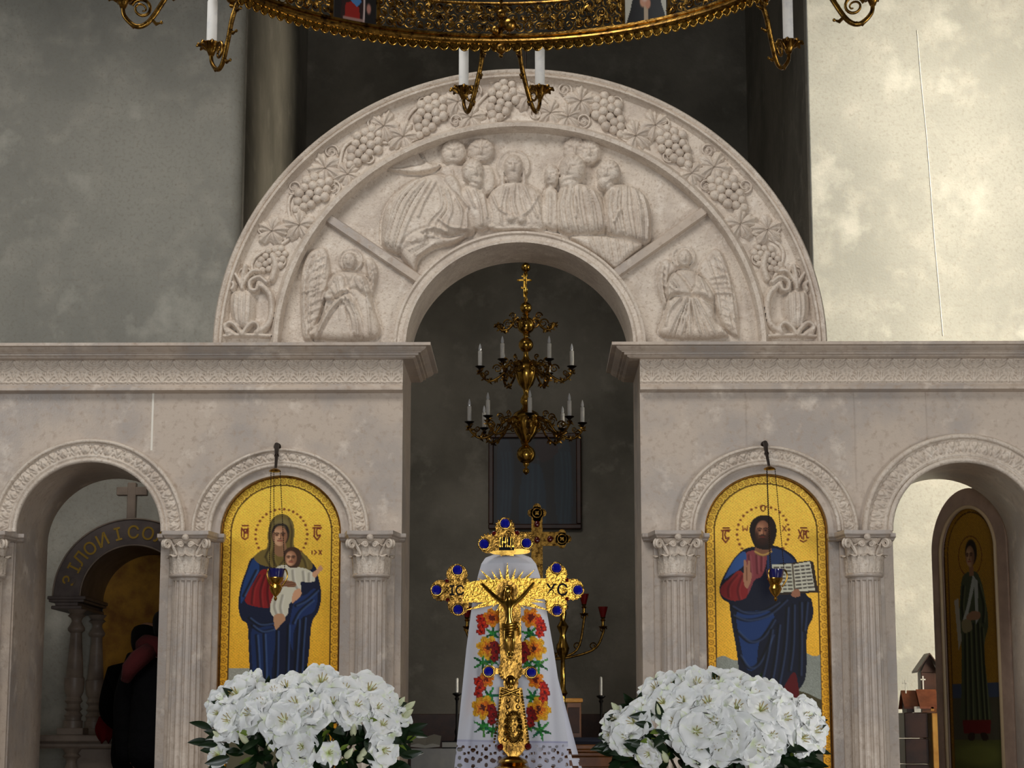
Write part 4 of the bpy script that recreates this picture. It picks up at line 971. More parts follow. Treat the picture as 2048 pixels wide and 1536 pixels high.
# ================================================================ great ring chandelier (nearer than the screen)
YF = -4.0
RH = 1.12
HC = Vector((P(1002, 100, YF).x, YF-RH, P(1012, 90, YF).z))        # centre of the ring, at its lower rim
horos = empty('ring_chandelier', HC, 'large gilt filigree ring chandelier with painted medallions, cut by the top of the picture', 'chandelier')
def cyl(s, r, z):                # s = angle from the far point, clockwise to the right
    return Vector((HC.x+r*math.sin(s), HC.y+r*math.cos(s), HC.z+z))
def hoop(name, prof, m, n=220):
    vs_ = []; fs = []; k = len(prof)
    for i in range(n):
        for r, z in prof: vs_.append(cyl(2*PI*i/n, r, z))
    for i in range(n):
        for j in range(k): fs.append((i*k+j, ((i+1) % n)*k+j, ((i+1) % n)*k+(j+1) % k, i*k+(j+1) % k))
    return MB().add(vs_, fs).build(name, m, horos, smooth=50)
BH = 0.40
hoop('lower_rim', [(RH-0.020, 0.0), (RH-0.026, 0.008), (RH-0.022, 0.016), (RH-0.012, 0.018), (RH-0.012, 0.026), (RH-0.018, 0.030), (RH-0.016, 0.040), (RH, 0.040), (RH+0.02, 0.030), (RH+0.02, 0.0)], M['gold_dark'])
hoop('upper_rim', [(RH-0.02, BH), (RH-0.02, BH+0.03), (RH+0.02, BH+0.03), (RH+0.02, BH)], M['gold_dark'])
# filigree panels (ten), scrolls of wire
NP = 12
def filigree(icon):
    rnd = random.Random(5 if icon else 9); m = MB(); half = PI/NP
    def put(s, z, y=0.0): 
        return Vector(((RH-0.004+y)*math.sin(s), (RH-0.004+y)*math.cos(s), z))
    W = half*2*RH
    def scroll(s0, z0, r0, a0, turns, sg, wd):
        pts = []; n = int(16*turns)
        for i in range(n+1):
            f = i/n; a = a0+sg*f*turns*2*PI; r = r0*(1-0.85*f)
            pts.append(put((s0+r*math.cos(a))/RH, z0+r*math.sin(a)))
        m.tube(pts, [wd*(1-0.4*i/n) for i in range(n+1)], 4, cap=False)
        m.ball(pts[-1], wd*1.9, 5, 4)
    nx, nz = 15, 9
    for i in range(nx):
        for j in range(nz):
            s0 = -W/2+W*(i+0.5+0.35*(j % 2-0.5))/nx; z0 = 0.05+(BH-0.07)*(j+0.5)/nz
            if icon and abs(s0) < 0.095 and z0 < 0.30: continue
            if (not icon) and abs(s0) < 0.26 and z0 > 0.17 and z0 < 0.34:
                continue
            r0 = rnd.uniform(0.017, 0.028)
            scroll(s0, z0, r0, rnd.uniform(0, 2*PI), rnd.uniform(1.2, 2.0), rnd.choice((-1, 1)), rnd.uniform(0.0030, 0.0046))
            if rnd.random() < 0.85:      # leaf spray
                an = rnd.uniform(0, 2*PI)
                for q in range(3):
                    a = an+(q-1)*0.5; L = rnd.uniform(0.018, 0.03)
                    c = put(s0/RH, z0, -0.003); e = put((s0+L*math.cos(a))/RH, z0+L*math.sin(a), -0.008)
                    m.tube([c, c.lerp(e, 0.5), e], [0.002, 0.0055, 0.001], 4, cap=False)
    def bar(s0, z0, s1, z1, w):
        n = 12; m.tube([put((s0+(s1-s0)*i/n)/RH, z0+(z1-z0)*i/n, -0.004) for i in range(n+1)], w, 5)
    if not icon:
        for (z0) in (0.165, 0.345): bar(-0.27, z0, 0.27, z0, 0.006)
        bar(-0.27, 0.165, -0.27, 0.345, 0.006); bar(0.27, 0.165, 0.27, 0.345, 0.006)
        bar(0.0, 0.04, 0.0, BH, 0.008)
        for q in range(5): bar(-0.24+0.12*q, 0.165, -0.24+0.12*q, 0.20, 0.004)
        m.ball(put(0.03, 0.075, -0.012), 0.028, 10, 8); m.ball(put(0.0, 0.12, -0.012), 0.02, 8, 6); m.ball(put(-0.02, 0.055, -0.012), 0.018, 8, 6)
    else:
        for sx in (-1, 1): bar(sx*0.098, 0.04, sx*0.098, 0.31, 0.007)
        bar(-0.098, 0.31, 0.098, 0.31, 0.007)
    return m.mesh('filigree_panel', 70)
FM = [filigree(False), filigree(True)]
for f in FM: f.materials.append(M['gold_dark'])
for k in range(NP):
    o = link('filigree_panel', FM[k % 2], horos); o.rotation_euler = (0, 0, -2*PI*k/NP)
# scalloped edge
sc = MB()
for i in range(9):
    a = PI*i/8; sc.tube([(0, 0, 0.002), (0.010*math.cos(a), -0.002, -0.012*math.sin(a)), (0.017*math.cos(a), -0.003, -0.021*math.sin(a))], [0.0018, 0.0030, 0.0024], 4)
sc.tube([(0.0195*math.cos(PI*i/12), 0, -0.024*math.sin(PI*i/12)) for i in range(13)], 0.0030, 5)
sc.tube([(0.013*math.cos(PI*i/10), 0, -0.014*math.sin(PI*i/10)) for i in range(11)], 0.0020, 4)
sc.add([(0.019*math.cos(PI*i/10), 0.002, -0.023*math.sin(PI*i/10)) for i in range(11)]+[(0, 0.002, 0)], [(i, i+1, 11) for i in range(10)])
sc.xf(Matrix.Diagonal((1.05, 1, 1.3, 1)))
scm = sc.mesh('scallop', 70); scm.materials.append(M['gold'])
NS = 172
for i in range(NS):
    s_ = 2*PI*(i+0.5)/NS
    o = link('scallop', scm, horos); o.location = ((RH-0.012)*math.sin(s_), (RH-0.012)*math.cos(s_), 0.002); o.rotation_euler = (0, 0, -s_)
# painted medallions facing inward
M['medallion_paint'] = mat('medallion_paint', (0.5, 0.5, 0.5, 1), 0.3, attr='paint')
def medal(k, draw):
    s0 = 2*PI*k/NP; hw = 0.088; z0, z1 = 0.042, 0.30
    nu, nv = 60, 90
    u, v = np.meshgrid(np.linspace(-1, 1, nu), np.linspace(1, 0, nv))
    a = Art(u, v); draw(a)
    ss = s0+u.ravel()*hw/RH; rr = RH-0.012
    pts = np.stack([HC.x+rr*np.sin(ss), HC.y+rr*np.cos(ss), HC.z+z0+v.ravel()*(z1-z0)], 1)
    grid_mesh('painted_medallion', pts, nu, nv, M['medallion_paint'], horos, colors=a.c)
def md_a(a):
    a.c[:] = (0.10, 0.09, 0.09)
    a.fill([(-.62, -.1), (-.55, .5), (-.3, .95), (.3, .95), (.4, .5), (.42, -.1)], (0.16, 0.10, 0.10))
    a.fill([(-.5, .02), (-.45, .25), (-.1, .3), (.2, .22), (.25, .02)], (0.50, 0.12, 0.10), False)
    a.fill([(-.2, .3), (-.1, .5), (.2, .55), (.3, .3), (.1, .22)], (0.25, 0.42, 0.60), False)
    a.ell(0, .62, .18, .1, (0.6, 0.45, 0.35), 1, .2)
    a.line([(.42, 0), (.45, .3), (.42, .6)], .05, (0.75, 0.68, 0.66), .9, soft=.03); a.ell(.66, .22, .1, .08, (0.66, 0.45, 0.40), .9, .3)
    a.line([(-.55, .02), (.4, .02)], .03, (0.55, 0.45, 0.42), .9, soft=.02, curve=False)
def md_b(a):
    a.c[:] = (0.66, 0.65, 0.60)
    a.fill([(-.85, -.1), (-.75, .2), (-.5, .5), (-.2, .62), (.2, .62), (.55, .5), (.75, .22), (.85, -.1)], (0.07, 0.065, 0.065))
    a.fill([(-.12, -.1), (-.1, .35), (.1, .35), (.12, -.1)], (0.62, 0.55, 0.46), False)
    a.ell(-.12, .3, .18, .10, (0.68, 0.50, 0.40), 1, .2); a.ell(.1, .24, .13, .08, (0.66, 0.46, 0.36), 1, .2)
    a.fill([(-.3, .4), (-.28, .75), (.2, .75), (.22, .42), (0, .34)], (0.70, 0.52, 0.42)); a.ell(-.04, .42, .2, .12, (0.75, 0.73, 0.70), .9, .3)
for k in range(1, NP, 2): medal(k, md_b if k == 1 else md_a)
# arms, cups and candles: six pairs
def horos_arm(flip):
    root = empty('candle_arm', (0, 0, 0))
    def q(r, t, z): return Vector((t*flip, r, z))        # local frame: x tangential, y radial outward
    pts = spl([q(0.0, 0.0, 0.01), q(0.035, 0.004, -0.05), q(0.07, 0.02, -0.12), q(0.11, 0.04, -0.185), q(0.15, 0.055, -0.20), q(0.19, 0.066, -0.165), q(0.195, 0.068, -0.125)], n=6)
    m = MB(); m.tube(pts, [0.011-0.004*i/len(pts) for i in range(len(pts))], 7)
    sp_ = []
    for i in range(30):
        a = PI*0.1+i*0.36; r = 0.034*(1-i/36); sp_.append(q(0.135+r*math.cos(a), 0.045+0.012*math.cos(a), -0.140+r*math.sin(a)))
    m.tube(sp_, [0.0065*(1-i/50) for i in range(30)], 6)
    for (r, t, z) in ((0.05, 0.012, -0.09), (0.10, 0.038, -0.175), (0.175, 0.06, -0.185), (0.02, 0, -0.02)):
        m.tube([q(r, t, z), q(r-0.016, t-0.006, z-0.016), q(r-0.034, t-0.008, z-0.012)], [0.006, 0.007, 0.002], 5); m.ball(q(r-0.034, t-0.008, z-0.012), 0.006, 6, 5)
    m.build('arm_scroll', M['gold_dark'], root, smooth=70, world=False)
    c = q(0.195, 0.068, -0.115)
    cup = MB().lathe([(0.010, -0.025), (0.016, -0.012), (0.024, 0.0), (0.036, 0.018), (0.034, 0.020), (0.020, 0.010), (0.018, 0.004)], 20, c)
    for k in range(8):
        a = 2*PI*k/8; d = Vector((math.cos(a), math.sin(a), 0))
        cup.tube([c+d*0.020+Vector((0, 0, -0.002)), c+d*0.036+Vector((0, 0, 0.012)), c+d*0.050+Vector((0, 0, 0.012)), c+d*0.056+Vector((0, 0, 0.004))], [0.005, 0.009, 0.008, 0.003], 5)
    cup.build('cup', M['gold_dark'], root, smooth=70, world=False)
    MB().lathe([(0.0195, 0.006), (0.0195, 0.165), (0.016, 0.172), (0.006, 0.178), (0.001, 0.19)], 18, c).build('candle', M['candle'], root, smooth=50, world=False)
    return root
arms = {1: horos_arm(1), -1: horos_arm(-1)}; first = {1: True, -1: True}
for k in range(6):
    for fl_ in (1, -1):
        s_ = 2*PI*k/6+fl_*R(3.6) if k not in (1, 5) else (R(65.5) if k == 1 else -R(65.5))+fl_*R(9)
        a = arms[fl_] if first[fl_] else copy_tree(arms[fl_]); first[fl_] = False
        a.parent = horos; a.location = ((RH+0.012)*math.sin(s_), (RH+0.012)*math.cos(s_), 0.0); a.rotation_euler = (0, 0, -s_); a.scale = (1, 1, 1.1)
    s_ = 2*PI*k/6; c = cyl(s_, RH-0.01, -0.018)
    MB().ball(c, 0.022, 12, 8).ball(c+Vector((0, 0, -0.028)), 0.010, 8, 6).build('drop_ball', M['gold_dark'], horos)
    top = Vector((HC.x, HC.y, HC.z+2.6)); b = cyl(s_, RH, BH+0.03)
    MB().tube([b, top], 0.008, 6).build('suspension_rod', M['gold_dark'], horos)
MB().tube([Vector((HC.x, HC.y, HC.z+2.5)), Vector((HC.x, HC.y, 10))], 0.012, 6).build('suspension_chain', M['gold_dark'], horos)

# ================================================================ small tiered chandelier behind the gate
YC = 2.0
def zc(r): return Z(r, YC, 1052)
pc = PXW(YC, 780)
CC = P(1052, 840, YC)
ch = empty('tiered_chandelier', (CC.x, YC, zc(945)), 'gilt tiered candle chandelier with a small cross on its stem, seen through the central gate', 'chandelier')
def ballp(row, r): 
    c = zc(row); r *= pc
    return [(max(r*math.sin(PI*i/10), 0.006), c-r*math.cos(PI*i/10)) for i in range(1, 10)]
prof = [(0.001, zc(950)), (0.010, zc(948))]+ballp(942, 6.5)+[(0.008, zc(934)), (0.020, zc(930))]+ballp(909, 19)+[(0.014, zc(887)), (0.030, zc(884)), (0.045, zc(878)), (0.075, zc(866)), (0.095, zc(848)), (0.098, zc(836)), (0.080, zc(826)), (0.040, zc(820)), (0.022, zc(812)), (0.040, zc(804)), (0.034, zc(796)), (0.016, zc(788)), (0.022, zc(778)), (0.048, zc(770)), (0.068, zc(755)), (0.078, zc(742)), (0.062, zc(728)), (0.026, zc(718)), (0.018, zc(712))]+ballp(690, 15)+[(0.014, zc(674)), (0.022, zc(670))]+ballp(651, 18)+[(0.016, zc(632)), (0.026, zc(629))]+ballp(616, 12)+[(0.010, zc(603)), (0.014, zc(600)), (0.008, zc(594)), (0.008, zc(590))]
prof = [(r, z) for r, z in prof]
MB().lathe(prof, 28, (CC.x, YC, 0)).build('stem', M['gold'], ch, smooth=50)
# small cross and finial on the stem
x0 = CC.x-0.010
m = MB().box(x0-0.006, x0+0.006, YC-0.005, YC+0.005, zc(594), zc(548)); m.box(x0-0.042, x0+0.042, YC-0.005, YC+0.005, zc(562), zc(559))
m.add([(x0-0.022, YC-0.005, zc(579)+0.008), (x0+0.022, YC-0.005, zc(579)-0.008), (x0+0.022, YC+0.005, zc(579)-0.008), (x0-0.022, YC+0.005, zc(579)+0.008), (x0-0.022, YC-0.005, zc(576)+0.008), (x0+0.022, YC-0.005, zc(576)-0.008), (x0+0.022, YC+0.005, zc(576)-0.008), (x0-0.022, YC+0.005, zc(576)+0.008)], [(0,3,2,1),(4,5,6,7),(0,1,5,4),(1,2,6,5),(2,3,7,6),(3,0,4,7)])
m.box(x0-0.020, x0+0.020, YC-0.005, YC+0.005, zc(553.5), zc(551.5)); 
for (dx, r) in ((-0.042, 560.5), (0.042, 560.5), (0, 548)): m.ball((x0+dx, YC, zc(r)), 0.009, 8, 6)
m.build('stem_cross', M['gold_bright'], ch)
m = MB().lathe([(0.010, zc(590)), (0.016, zc(586)), (0.008, zc(580)), (0.008, zc(552)), (0.016, zc(548))]+ballp(535, 9.5)+[(0.006, zc(525)), (0.004, zc(520))], 16, (CC.x, YC, 0)); m.build('finial', M['gold'], ch)
MB().tube([(CC.x, YC, zc(524)), (CC.x, YC, 10)], 0.007, 6).build('suspension_chain', M['dark_metal'], ch)
M['bulb'] = mat('bulb_glass', hexlin(224,226,230), 0.1, spec=0.7, coat=0.4)
def small_arm(rad, drop, leaf=True, candle=True, csz=1.0):
    root = empty('candle_arm', (0, 0, 0))
    pts = spl([(0.05, 0, 0.02), (rad*0.35, 0, 0.03), (rad*0.55, 0, -drop*0.6), (rad*0.8, 0, -drop), (rad*0.98, 0, -drop*0.5), (rad, 0, 0.0)], n=6)
    m = MB().tube(pts, [0.010-0.004*i/len(pts) for i in range(len(pts))], 6)
    for (cx, cz, r0, sg) in ((rad*0.62, -drop*0.05, 0.032, 1), (rad*0.30, -drop*0.15, 0.028, -1), (rad*0.86, -drop*0.35, 0.020, -1), (rad*0.45, 0.05, 0.024, 1)):
        q = []
        for i in range(24):
            a = sg*i*0.42; r = r0*(1-i/28); q.append((cx+r*math.cos(a), 0.004*math.sin(a*2), cz+r*math.sin(a)))
        m.tube(q, [0.0055*(1-i/40) for i in range(24)], 5)
    if leaf:
        rnd = random.Random(3)
        for i in range(34):
            t = rnd.random(); p = pts[int(t*(len(pts)-1))]
            a = rnd.uniform(0, 2*PI); d = Vector((math.cos(a), rnd.uniform(-.8, .8), math.sin(a)))*0.022
            m.tube([Vector(p), Vector(p)+d*0.6, Vector(p)+d*1.3], [0.003, 0.008, 0.001], 4)
    m.build('arm_scroll', M['gold_dark'], root, smooth=70, world=False)
    if candle:
        MB().lathe([(0.006, -0.020), (0.012, -0.004), (0.034, 0.010), (0.032, 0.013), (0.014, 0.008), (0.013, 0.016)], 16, (rad, 0, 0)).build('drip_pan', M['dark_metal'], root, world=False)
        MB().lathe([(0.0145*csz, 0.012), (0.0145*csz, 0.115), (0.010, 0.120)], 14, (rad, 0, 0)).build('candle', M['candle'], root, world=False)
        MB().lathe([(0.008, 0.118), (0.011, 0.132), (0.008, 0.150), (0.002, 0.168)], 10, (rad, 0, 0)).build('bulb', M['bulb'], root, world=False)
    return root
def tier(rad, row, n, off, drop, **kw):
    a0 = small_arm(rad, drop, **kw)
    for k in range(n):
        a = a0 if k == 0 else copy_tree(a0)
        a.parent = ch; a.location = (0, 0, zc(row)-WORLD[ch].z); a.rotation_euler = (0, 0, off+2*PI*k/n)
tier(113*pc, 848, 8, R(-86), 0.10)
tier(92*pc, 736, 6, R(-60), 0.09)
tier(58*pc, 646, 4, R(-4), 0.05, candle=False)
# ================================================================ foreground: cross, towel, flowers on a table
YX = -6.9
def Q(px, py, dy=0.0): return P(px, py, YX+dy)
pxx = PXW(YX, 1250)
def skin_mesh(name, joints, edges, m, parent=None, sub=2, root=0):
    """joints: (x, y, z, radius); one continuous body surface"""
    me = bpy.data.meshes.new(name); me.from_pydata([j[:3] for j in joints], edges, [])
    o = bpy.data.objects.new(name, me); COL.objects.link(o)
    md = o.modifiers.new('skin', 'SKIN'); md.use_smooth_shade = True
    sv = me.skin_vertices[0].data
    for i, j in enumerate(joints):
        r = j[3] if isinstance(j[3], tuple) else (j[3], j[3]); sv[i].radius = r; sv[i].use_root = (i == root)
    s_ = o.modifiers.new('sub', 'SUBSURF'); s_.levels = sub; s_.render_levels = sub
    dg = bpy.context.evaluated_depsgraph_get(); ev = o.evaluated_get(dg)
    nm = bpy.data.meshes.new_from_object(ev); bpy.data.objects.remove(o)
    nm.polygons.foreach_set('use_smooth', [True]*len(nm.polygons))
    if parent is not None:
        nm.transform(Matrix.Translation(-WORLD[parent]))
    nm.materials.clear(); nm.materials.append(m); nm.name = name
    return link(name, nm, parent)
M['gem'] = mat('blue_gem', hexlin(14,22,150), 0.05, spec=0.9, coat=1.0)
M['enamel'] = mat('dark_enamel', hexlin(14,16,26), 0.7, spec=0.2)
M['garnet'] = mat('garnet', hexlin(90,8,12), 0.1, coat=0.8)
ZTAB = 1.12
base = Q(1026, 1540)
cross = empty('standing_cross', (base.x, YX, ZTAB), 'gilt standing cross with a crucified figure and blue gems, draped behind with a white towel', 'cross')
def plate(poly, y0, y1, curve=False):
    pl = spl(poly, True, 5) if curve else poly
    return MB().prism([[(Q(*p).x, Q(*p).z) for p in pl]], YX+y0, YX+y1)
def disc(cx, cy, r, y0, y1, n=28): return plate([(cx+r*math.cos(2*PI*i/n), cy+r*math.sin(2*PI*i/n)) for i in range(n)], y0, y1)
# shafts and bar
m = plate([(975, 1160), (1058, 1157), (1060, 1199), (976, 1203)], -0.0092, 0.008)
m.join(plate([(930, 1166), (980, 1158), (980, 1203), (926, 1206)], -0.0086, 0.007)); m.join(plate([(1055, 1157), (1100, 1158), (1105, 1198), (1055, 1199)], -0.0086, 0.007))
m.build('crossbar', M['gold_bright'], cross)
m = plate([(1000, 1085), (1026, 1085), (1031, 1190), (1003, 1190)], 0.034, 0.046); m.build('upper_shaft', M['gold'], cross)
m = plate([(998, 1195), (1041, 1195), (1044, 1335), (1001, 1335)], -0.008, 0.010); m.build('lower_shaft', M['gold_dark'], cross)
m = plate([(999, 1374), (1044, 1376), (1058, 1478), (1052, 1496), (1038, 1514), (1018, 1514), (1003, 1496), (996, 1478)], -0.006, 0.012)
m.build('handle', M['gold_dark'], cross)
fil = MB(); rnd = random.Random(4)
for i in range(8):
    for sx in (-1, 1):
        y = 1388+i*13; c = Q(1026+sx*(9+i*1.1), y, -0.010); pts = []
        for k in range(16):
            a = k*0.5; r = (6.5-0.34*k)*pxx; pts.append(c+Vector((sx*r*math.cos(a), 0, r*math.sin(a))))
        fil.tube(pts, 0.0014, 4)
for sx in (-1, 1):
    for i in range(18): fil.ball(Q(1023+sx*(20+i*0.85), 1382+i*6, -0.008), 0.0028, 6, 4)
fil.ball(Q(1027, 1455, -0.004), 0.030, 14, 8, (0.72, 0.2, 1.25))
for i in range(60):
    t = rnd.uniform(0, 2*PI); q_ = math.sqrt(rnd.random()); fil.ball(Q(1027+17*q_*math.cos(t), 1455+30*q_*math.sin(t), -0.008), rnd.uniform(0.002, 0.0042), 5, 4)
fil.tube([Q(1027+19*math.cos(2*PI*i/24), 1455+33*math.sin(2*PI*i/24), -0.008) for i in range(24)], 0.0022, 5, closed=True)
fil.build('filigree', M['gold_dark'], cross, smooth=70)
for (x, y) in ((1000, 1494), (1056, 1493)): MB().ball(Q(x, y, -0.004), 0.0085, 8, 6).build('red_stone', M['garnet'], cross)
# knob and foot on the table
zt = Q(1027, 1516).z
MB().lathe([(0.012, zt+0.004-ZTAB), (0.030, zt-0.004-ZTAB), (0.034, zt-0.010-ZTAB), (0.026, zt-0.014-ZTAB), (0.040, zt-0.022-ZTAB), (0.046, zt-0.028-ZTAB), (0.030, zt-0.036-ZTAB), (0.022, zt-0.06-ZTAB), (0.030, 0.20), (0.022, 0.16), (0.026, 0.10), (0.06, 0.05), (0.10, 0.03), (0.115, 0.015), (0.115, 0.0)], 32, (base.x, YX, ZTAB)).build('foot', M['gold'], cross, smooth=50)
# three-lobed ends
def trefoil(c, lobes, r, gems, txt=None, dark=False, tz=0.0):
    d = MB(); d.join(disc(c[0], c[1], r*1.05, -0.007+tz, 0.007+tz))
    for l in lobes: d.join(disc(l[0], l[1], r*0.72, -0.006+tz, 0.006+tz))
    for l in lobes:   # beaded rim
        for i in range(16):
            a = 2*PI*i/16; p = (l[0]+r*0.70*math.cos(a), l[1]+r*0.70*math.sin(a)); d.ball(Q(*p, -0.007+tz), 0.0026, 6, 4)
    for i in range(7):
        a = rnd.uniform(0, 2*PI); q = (c[0]+r*0.7*math.cos(a), c[1]+r*0.7*math.sin(a)); d.ball(Q(*q, -0.007+tz), 0.004, 6, 4)
    d.build('trefoil_end', M['gold_dark'] if dark else M['gold_bright'], cross, smooth=40)  # dark ends get the deeper gold so they look unlit
    for g in gems:
        ctr = Q(*g, -0.010+tz)
        MB().ball(ctr, 0.0108, 8, 6, (1, 0.7, 1.05)).build('blue_gem', M['gem'], cross, smooth=20)
        MB().tube([ctr+Vector((0.0125*math.cos(2*PI*i/16), 0.003, 0.0125*math.sin(2*PI*i/16))) for i in range(16)], 0.0022, 5, closed=True).build('gem_setting', M['gold'], cross, smooth=180)
    for i in range(len(lobes)):
        a, b = lobes[i], lobes[(i+1) % len(lobes)]
        p = ((a[0]+b[0])/2*0.7+c[0]*0.3, (a[1]+b[1])/2*0.7+c[1]*0.3)
        if len(lobes) == 3 and i < 2: MB().ball(Q(p[0]+(p[0]-c[0])*0.8, p[1]+(p[1]-c[1])*0.8, -0.004+tz), 0.006, 8, 6).build('red_stone', M['garnet'], cross)
trefoil((1011, 1082), [(976, 1086), (1010, 1054), (1048, 1084)], 26, [(968, 1088), (1010, 1047), (1053, 1086)], dark=True, tz=0.030)
trefoil((914, 1180), [(917, 1210), (882, 1181), (914, 1150)], 29, [(916, 1219), (873, 1180), (915, 1140)], dark=True)
trefoil((1112, 1179), [(1113, 1149), (1146, 1179), (1113, 1210)], 29, [(1113, 1136), (1156, 1180), (1114, 1221)])
m = plate([(998, 1073), (1028, 1073), (1028, 1099), (998, 1099)], 0.016, 0.026); m.build('title_plate', M['enamel'], cross)
m = plate([(990, 1100), (1040, 1096), (1060, 1100), (1050, 1106), (1000, 1108), (980, 1104)], 0.020, 0.034, True); m.build('top_leaf', M['gold'], cross)
def text(name, body, size, loc, m_, parent, rot=(PI/2, 0, 0), depth=0.001, sx=1.0):
    cu = bpy.data.curves.new(name, 'FONT'); cu.body = body; cu.size = size; cu.extrude = depth; cu.align_x = 'CENTER'; cu.align_y = 'CENTER'; cu.offset = size*0.012
    o = bpy.data.objects.new(name, cu); COL.objects.link(o)
    dg = bpy.context.evaluated_depsgraph_get(); me = bpy.data.meshes.new_from_object(o.evaluated_get(dg)); bpy.data.objects.remove(o)
    me.materials.clear(); me.materials.append(m_)
    return link(name, me, parent, loc=Vector(loc)-(WORLD[parent] if parent else Vector()), rot=rot)
t = text('lettering', 'ІС', 0.030, Q(914, 1182, -0.0100), M['enamel'], cross)
t = text('lettering', 'ХС', 0.036, Q(1114, 1181, -0.0100), M['enamel'], cross)
t = text('lettering', 'ІНЦІ', 0.020, Q(1013, 1086, 0.0145), M['gold_bright'], cross); t.scale = (0.8, 1.5, 1)
# burst of rays
for i in range(19):
    a = PI*(-0.12+1.24*i/18); L = 92 if i % 3 == 0 else 78; cx, cy = 1015, 1196
    d = (math.cos(a), -math.sin(a)*0.78); n = (-d[1], d[0]); b0 = 8; w_ = 8.5
    pl = [(cx+d[0]*b0+n[0]*w_, cy+d[1]*b0+n[1]*w_), (cx+d[0]*L, cy+d[1]*L), (cx+d[0]*b0-n[0]*w_, cy+d[1]*b0-n[1]*w_)]
    plate(pl, -0.0120-0.00025*i, -0.0070).build('ray', M['gold_bright'], cross)
for i in range(9):
    a = PI*(1.12+0.76*i/8); L = 46; cx, cy = 1015, 1190; d = (math.cos(a), -math.sin(a)); n = (-d[1], d[0])
    plate([(cx+d[0]*14+n[0]*3, cy+d[1]*14+n[1]*3), (cx+d[0]*L, cy+d[1]*L), (cx+d[0]*14-n[0]*3, cy+d[1]*14-n[1]*3)], -0.0110-0.0002*i, -0.007).build('ray', M['gold_bright'], cross)
disc(1014, 1184, 22, -0.019, -0.011).build('halo', M['gold_dark'], cross)
# crucified figure
def J(px, py, dy, r): v = Q(px, py, -0.029+dy); return (v.x, v.y, v.z, r*pxx if not isinstance(r, tuple) else (r[0]*pxx, r[1]*pxx))
jn = [J(1019, 1250, 0, (9.5, 8)), J(1018.5, 1234, 0, (8.5, 7)), J(1018, 1216, 0, (11, 8)), J(1018, 1204, .002, (8, 6)), J(1018, 1197, 0, 4.5), J(1017, 1189, -.004, (7, 8)), J(1016, 1178, -.004, (8, 9)), J(1016, 1172, -.002, 5.5),
      J(1006, 1206, .002, 5.5), J(987, 1190, .006, 4.2), J(970, 1174, .010, 3.4), J(962, 1166, .012, 3.0), J(1030, 1206, .002, 5.5), J(1049, 1189, .006, 4.2), J(1063, 1172, .010, 3.4), J(1069, 1164, .012, 3.0),
      J(1013, 1258, 0, 7), J(1012, 1282, -.006, 5.2), J(1017, 1305, .002, 3.8), J(1018, 1316, -.004, 3.6), J(1026, 1258, 0, 7), J(1027, 1282, -.006, 5.2), J(1024, 1305, .002, 3.8), J(1023, 1317, -.006, 3.6), J(1017, 1186, -.012, 2.5)]
ed = [(0,1),(1,2),(2,3),(3,4),(4,5),(5,6),(6,7),(3,8),(8,9),(9,10),(10,11),(3,12),(12,13),(13,14),(14,15),(0,16),(16,17),(17,18),(18,19),(0,20),(20,21),(21,22),(22,23),(5,24)]
skin_mesh('figure', jn, ed, M['gold'], cross)
lc = MB()
for (x0, y0, x1, y1) in ((1006, 1250, 1034, 1246), (1006, 1255, 1034, 1252), (1007, 1260, 1033, 1258), (1008, 1265, 1030, 1264), (1009, 1270, 1028, 1269)):
    lc.tube([Q(x0, y0, -0.030), Q((x0+x1)/2, (y0+y1)/2+2, -0.040), Q(x1, y1, -0.030)], 0.0042, 6)
lc.tube([Q(1034, 1247, -0.034), Q(1039, 1256, -0.032), Q(1037, 1272, -0.030)], [0.005, 0.005, 0.002], 6); lc.build('loincloth', M['gold'], cross, smooth=70)
hr = MB()
for i in range(9):
    a = PI*(1+i/8); hr.tube([Q(1016+3*math.cos(a), 1176+3*math.sin(a), -0.036), Q(1016+9*math.cos(a), 1178+8*math.sin(a), -0.032), Q(1016+10*math.cos(a), 1190+4*math.sin(a), -0.028), Q(1016+11*math.cos(a), 1202, -0.026)], [0.002, 0.003, 0.003, 0.0015], 5)
hr.build('hair', M['gold_dark'], cross, smooth=70)
# lower roundel
d = disc(1021, 1341, 24, -0.010, 0.010); d.join(disc(980, 1343, 12, -0.006, 0.006)); d.join(disc(1060, 1345, 12, -0.006, 0.006)); d.join(plate([(985, 1336), (1056, 1338), (1056, 1350), (985, 1348)], -0.005, 0.006)); d.join(disc(1022, 1366, 15, -0.009, 0.006))
d.build('roundel', M['gold_dark'], cross, smooth=40)
sk = MB().ball(Q(1021, 1362, -0.010), 0.012, 10, 8, (1, 0.8, 1.1)); sk.ball(Q(1021, 1372, -0.010), 0.007, 8, 6)
for sx in (-1, 1): sk.tube([Q(1021-sx*18, 1378, -0.010), Q(1021+sx*18, 1392, -0.010)], 0.003, 6)
for i in range(20): sk.ball(Q(1021+22*math.cos(2*PI*i/20), 1341+22*math.sin(2*PI*i/20), -0.010), 0.003, 6, 4)
sk.build('skull_and_bones', M['gold'], cross, smooth=70)
for g in ((977, 1343), (1063, 1345)):
    c = Q(*g, -0.009); MB().ball(c, 0.0105, 8, 6, (1, 0.7, 1)).build('blue_gem', M['gem'], cross, smooth=20)
    MB().tube([c+Vector((0.012*math.cos(2*PI*i/16), 0.003, 0.012*math.sin(2*PI*i/16))) for i in range(16)], 0.0022, 5, closed=True).build('gem_setting', M['gold'], cross, smooth=180)

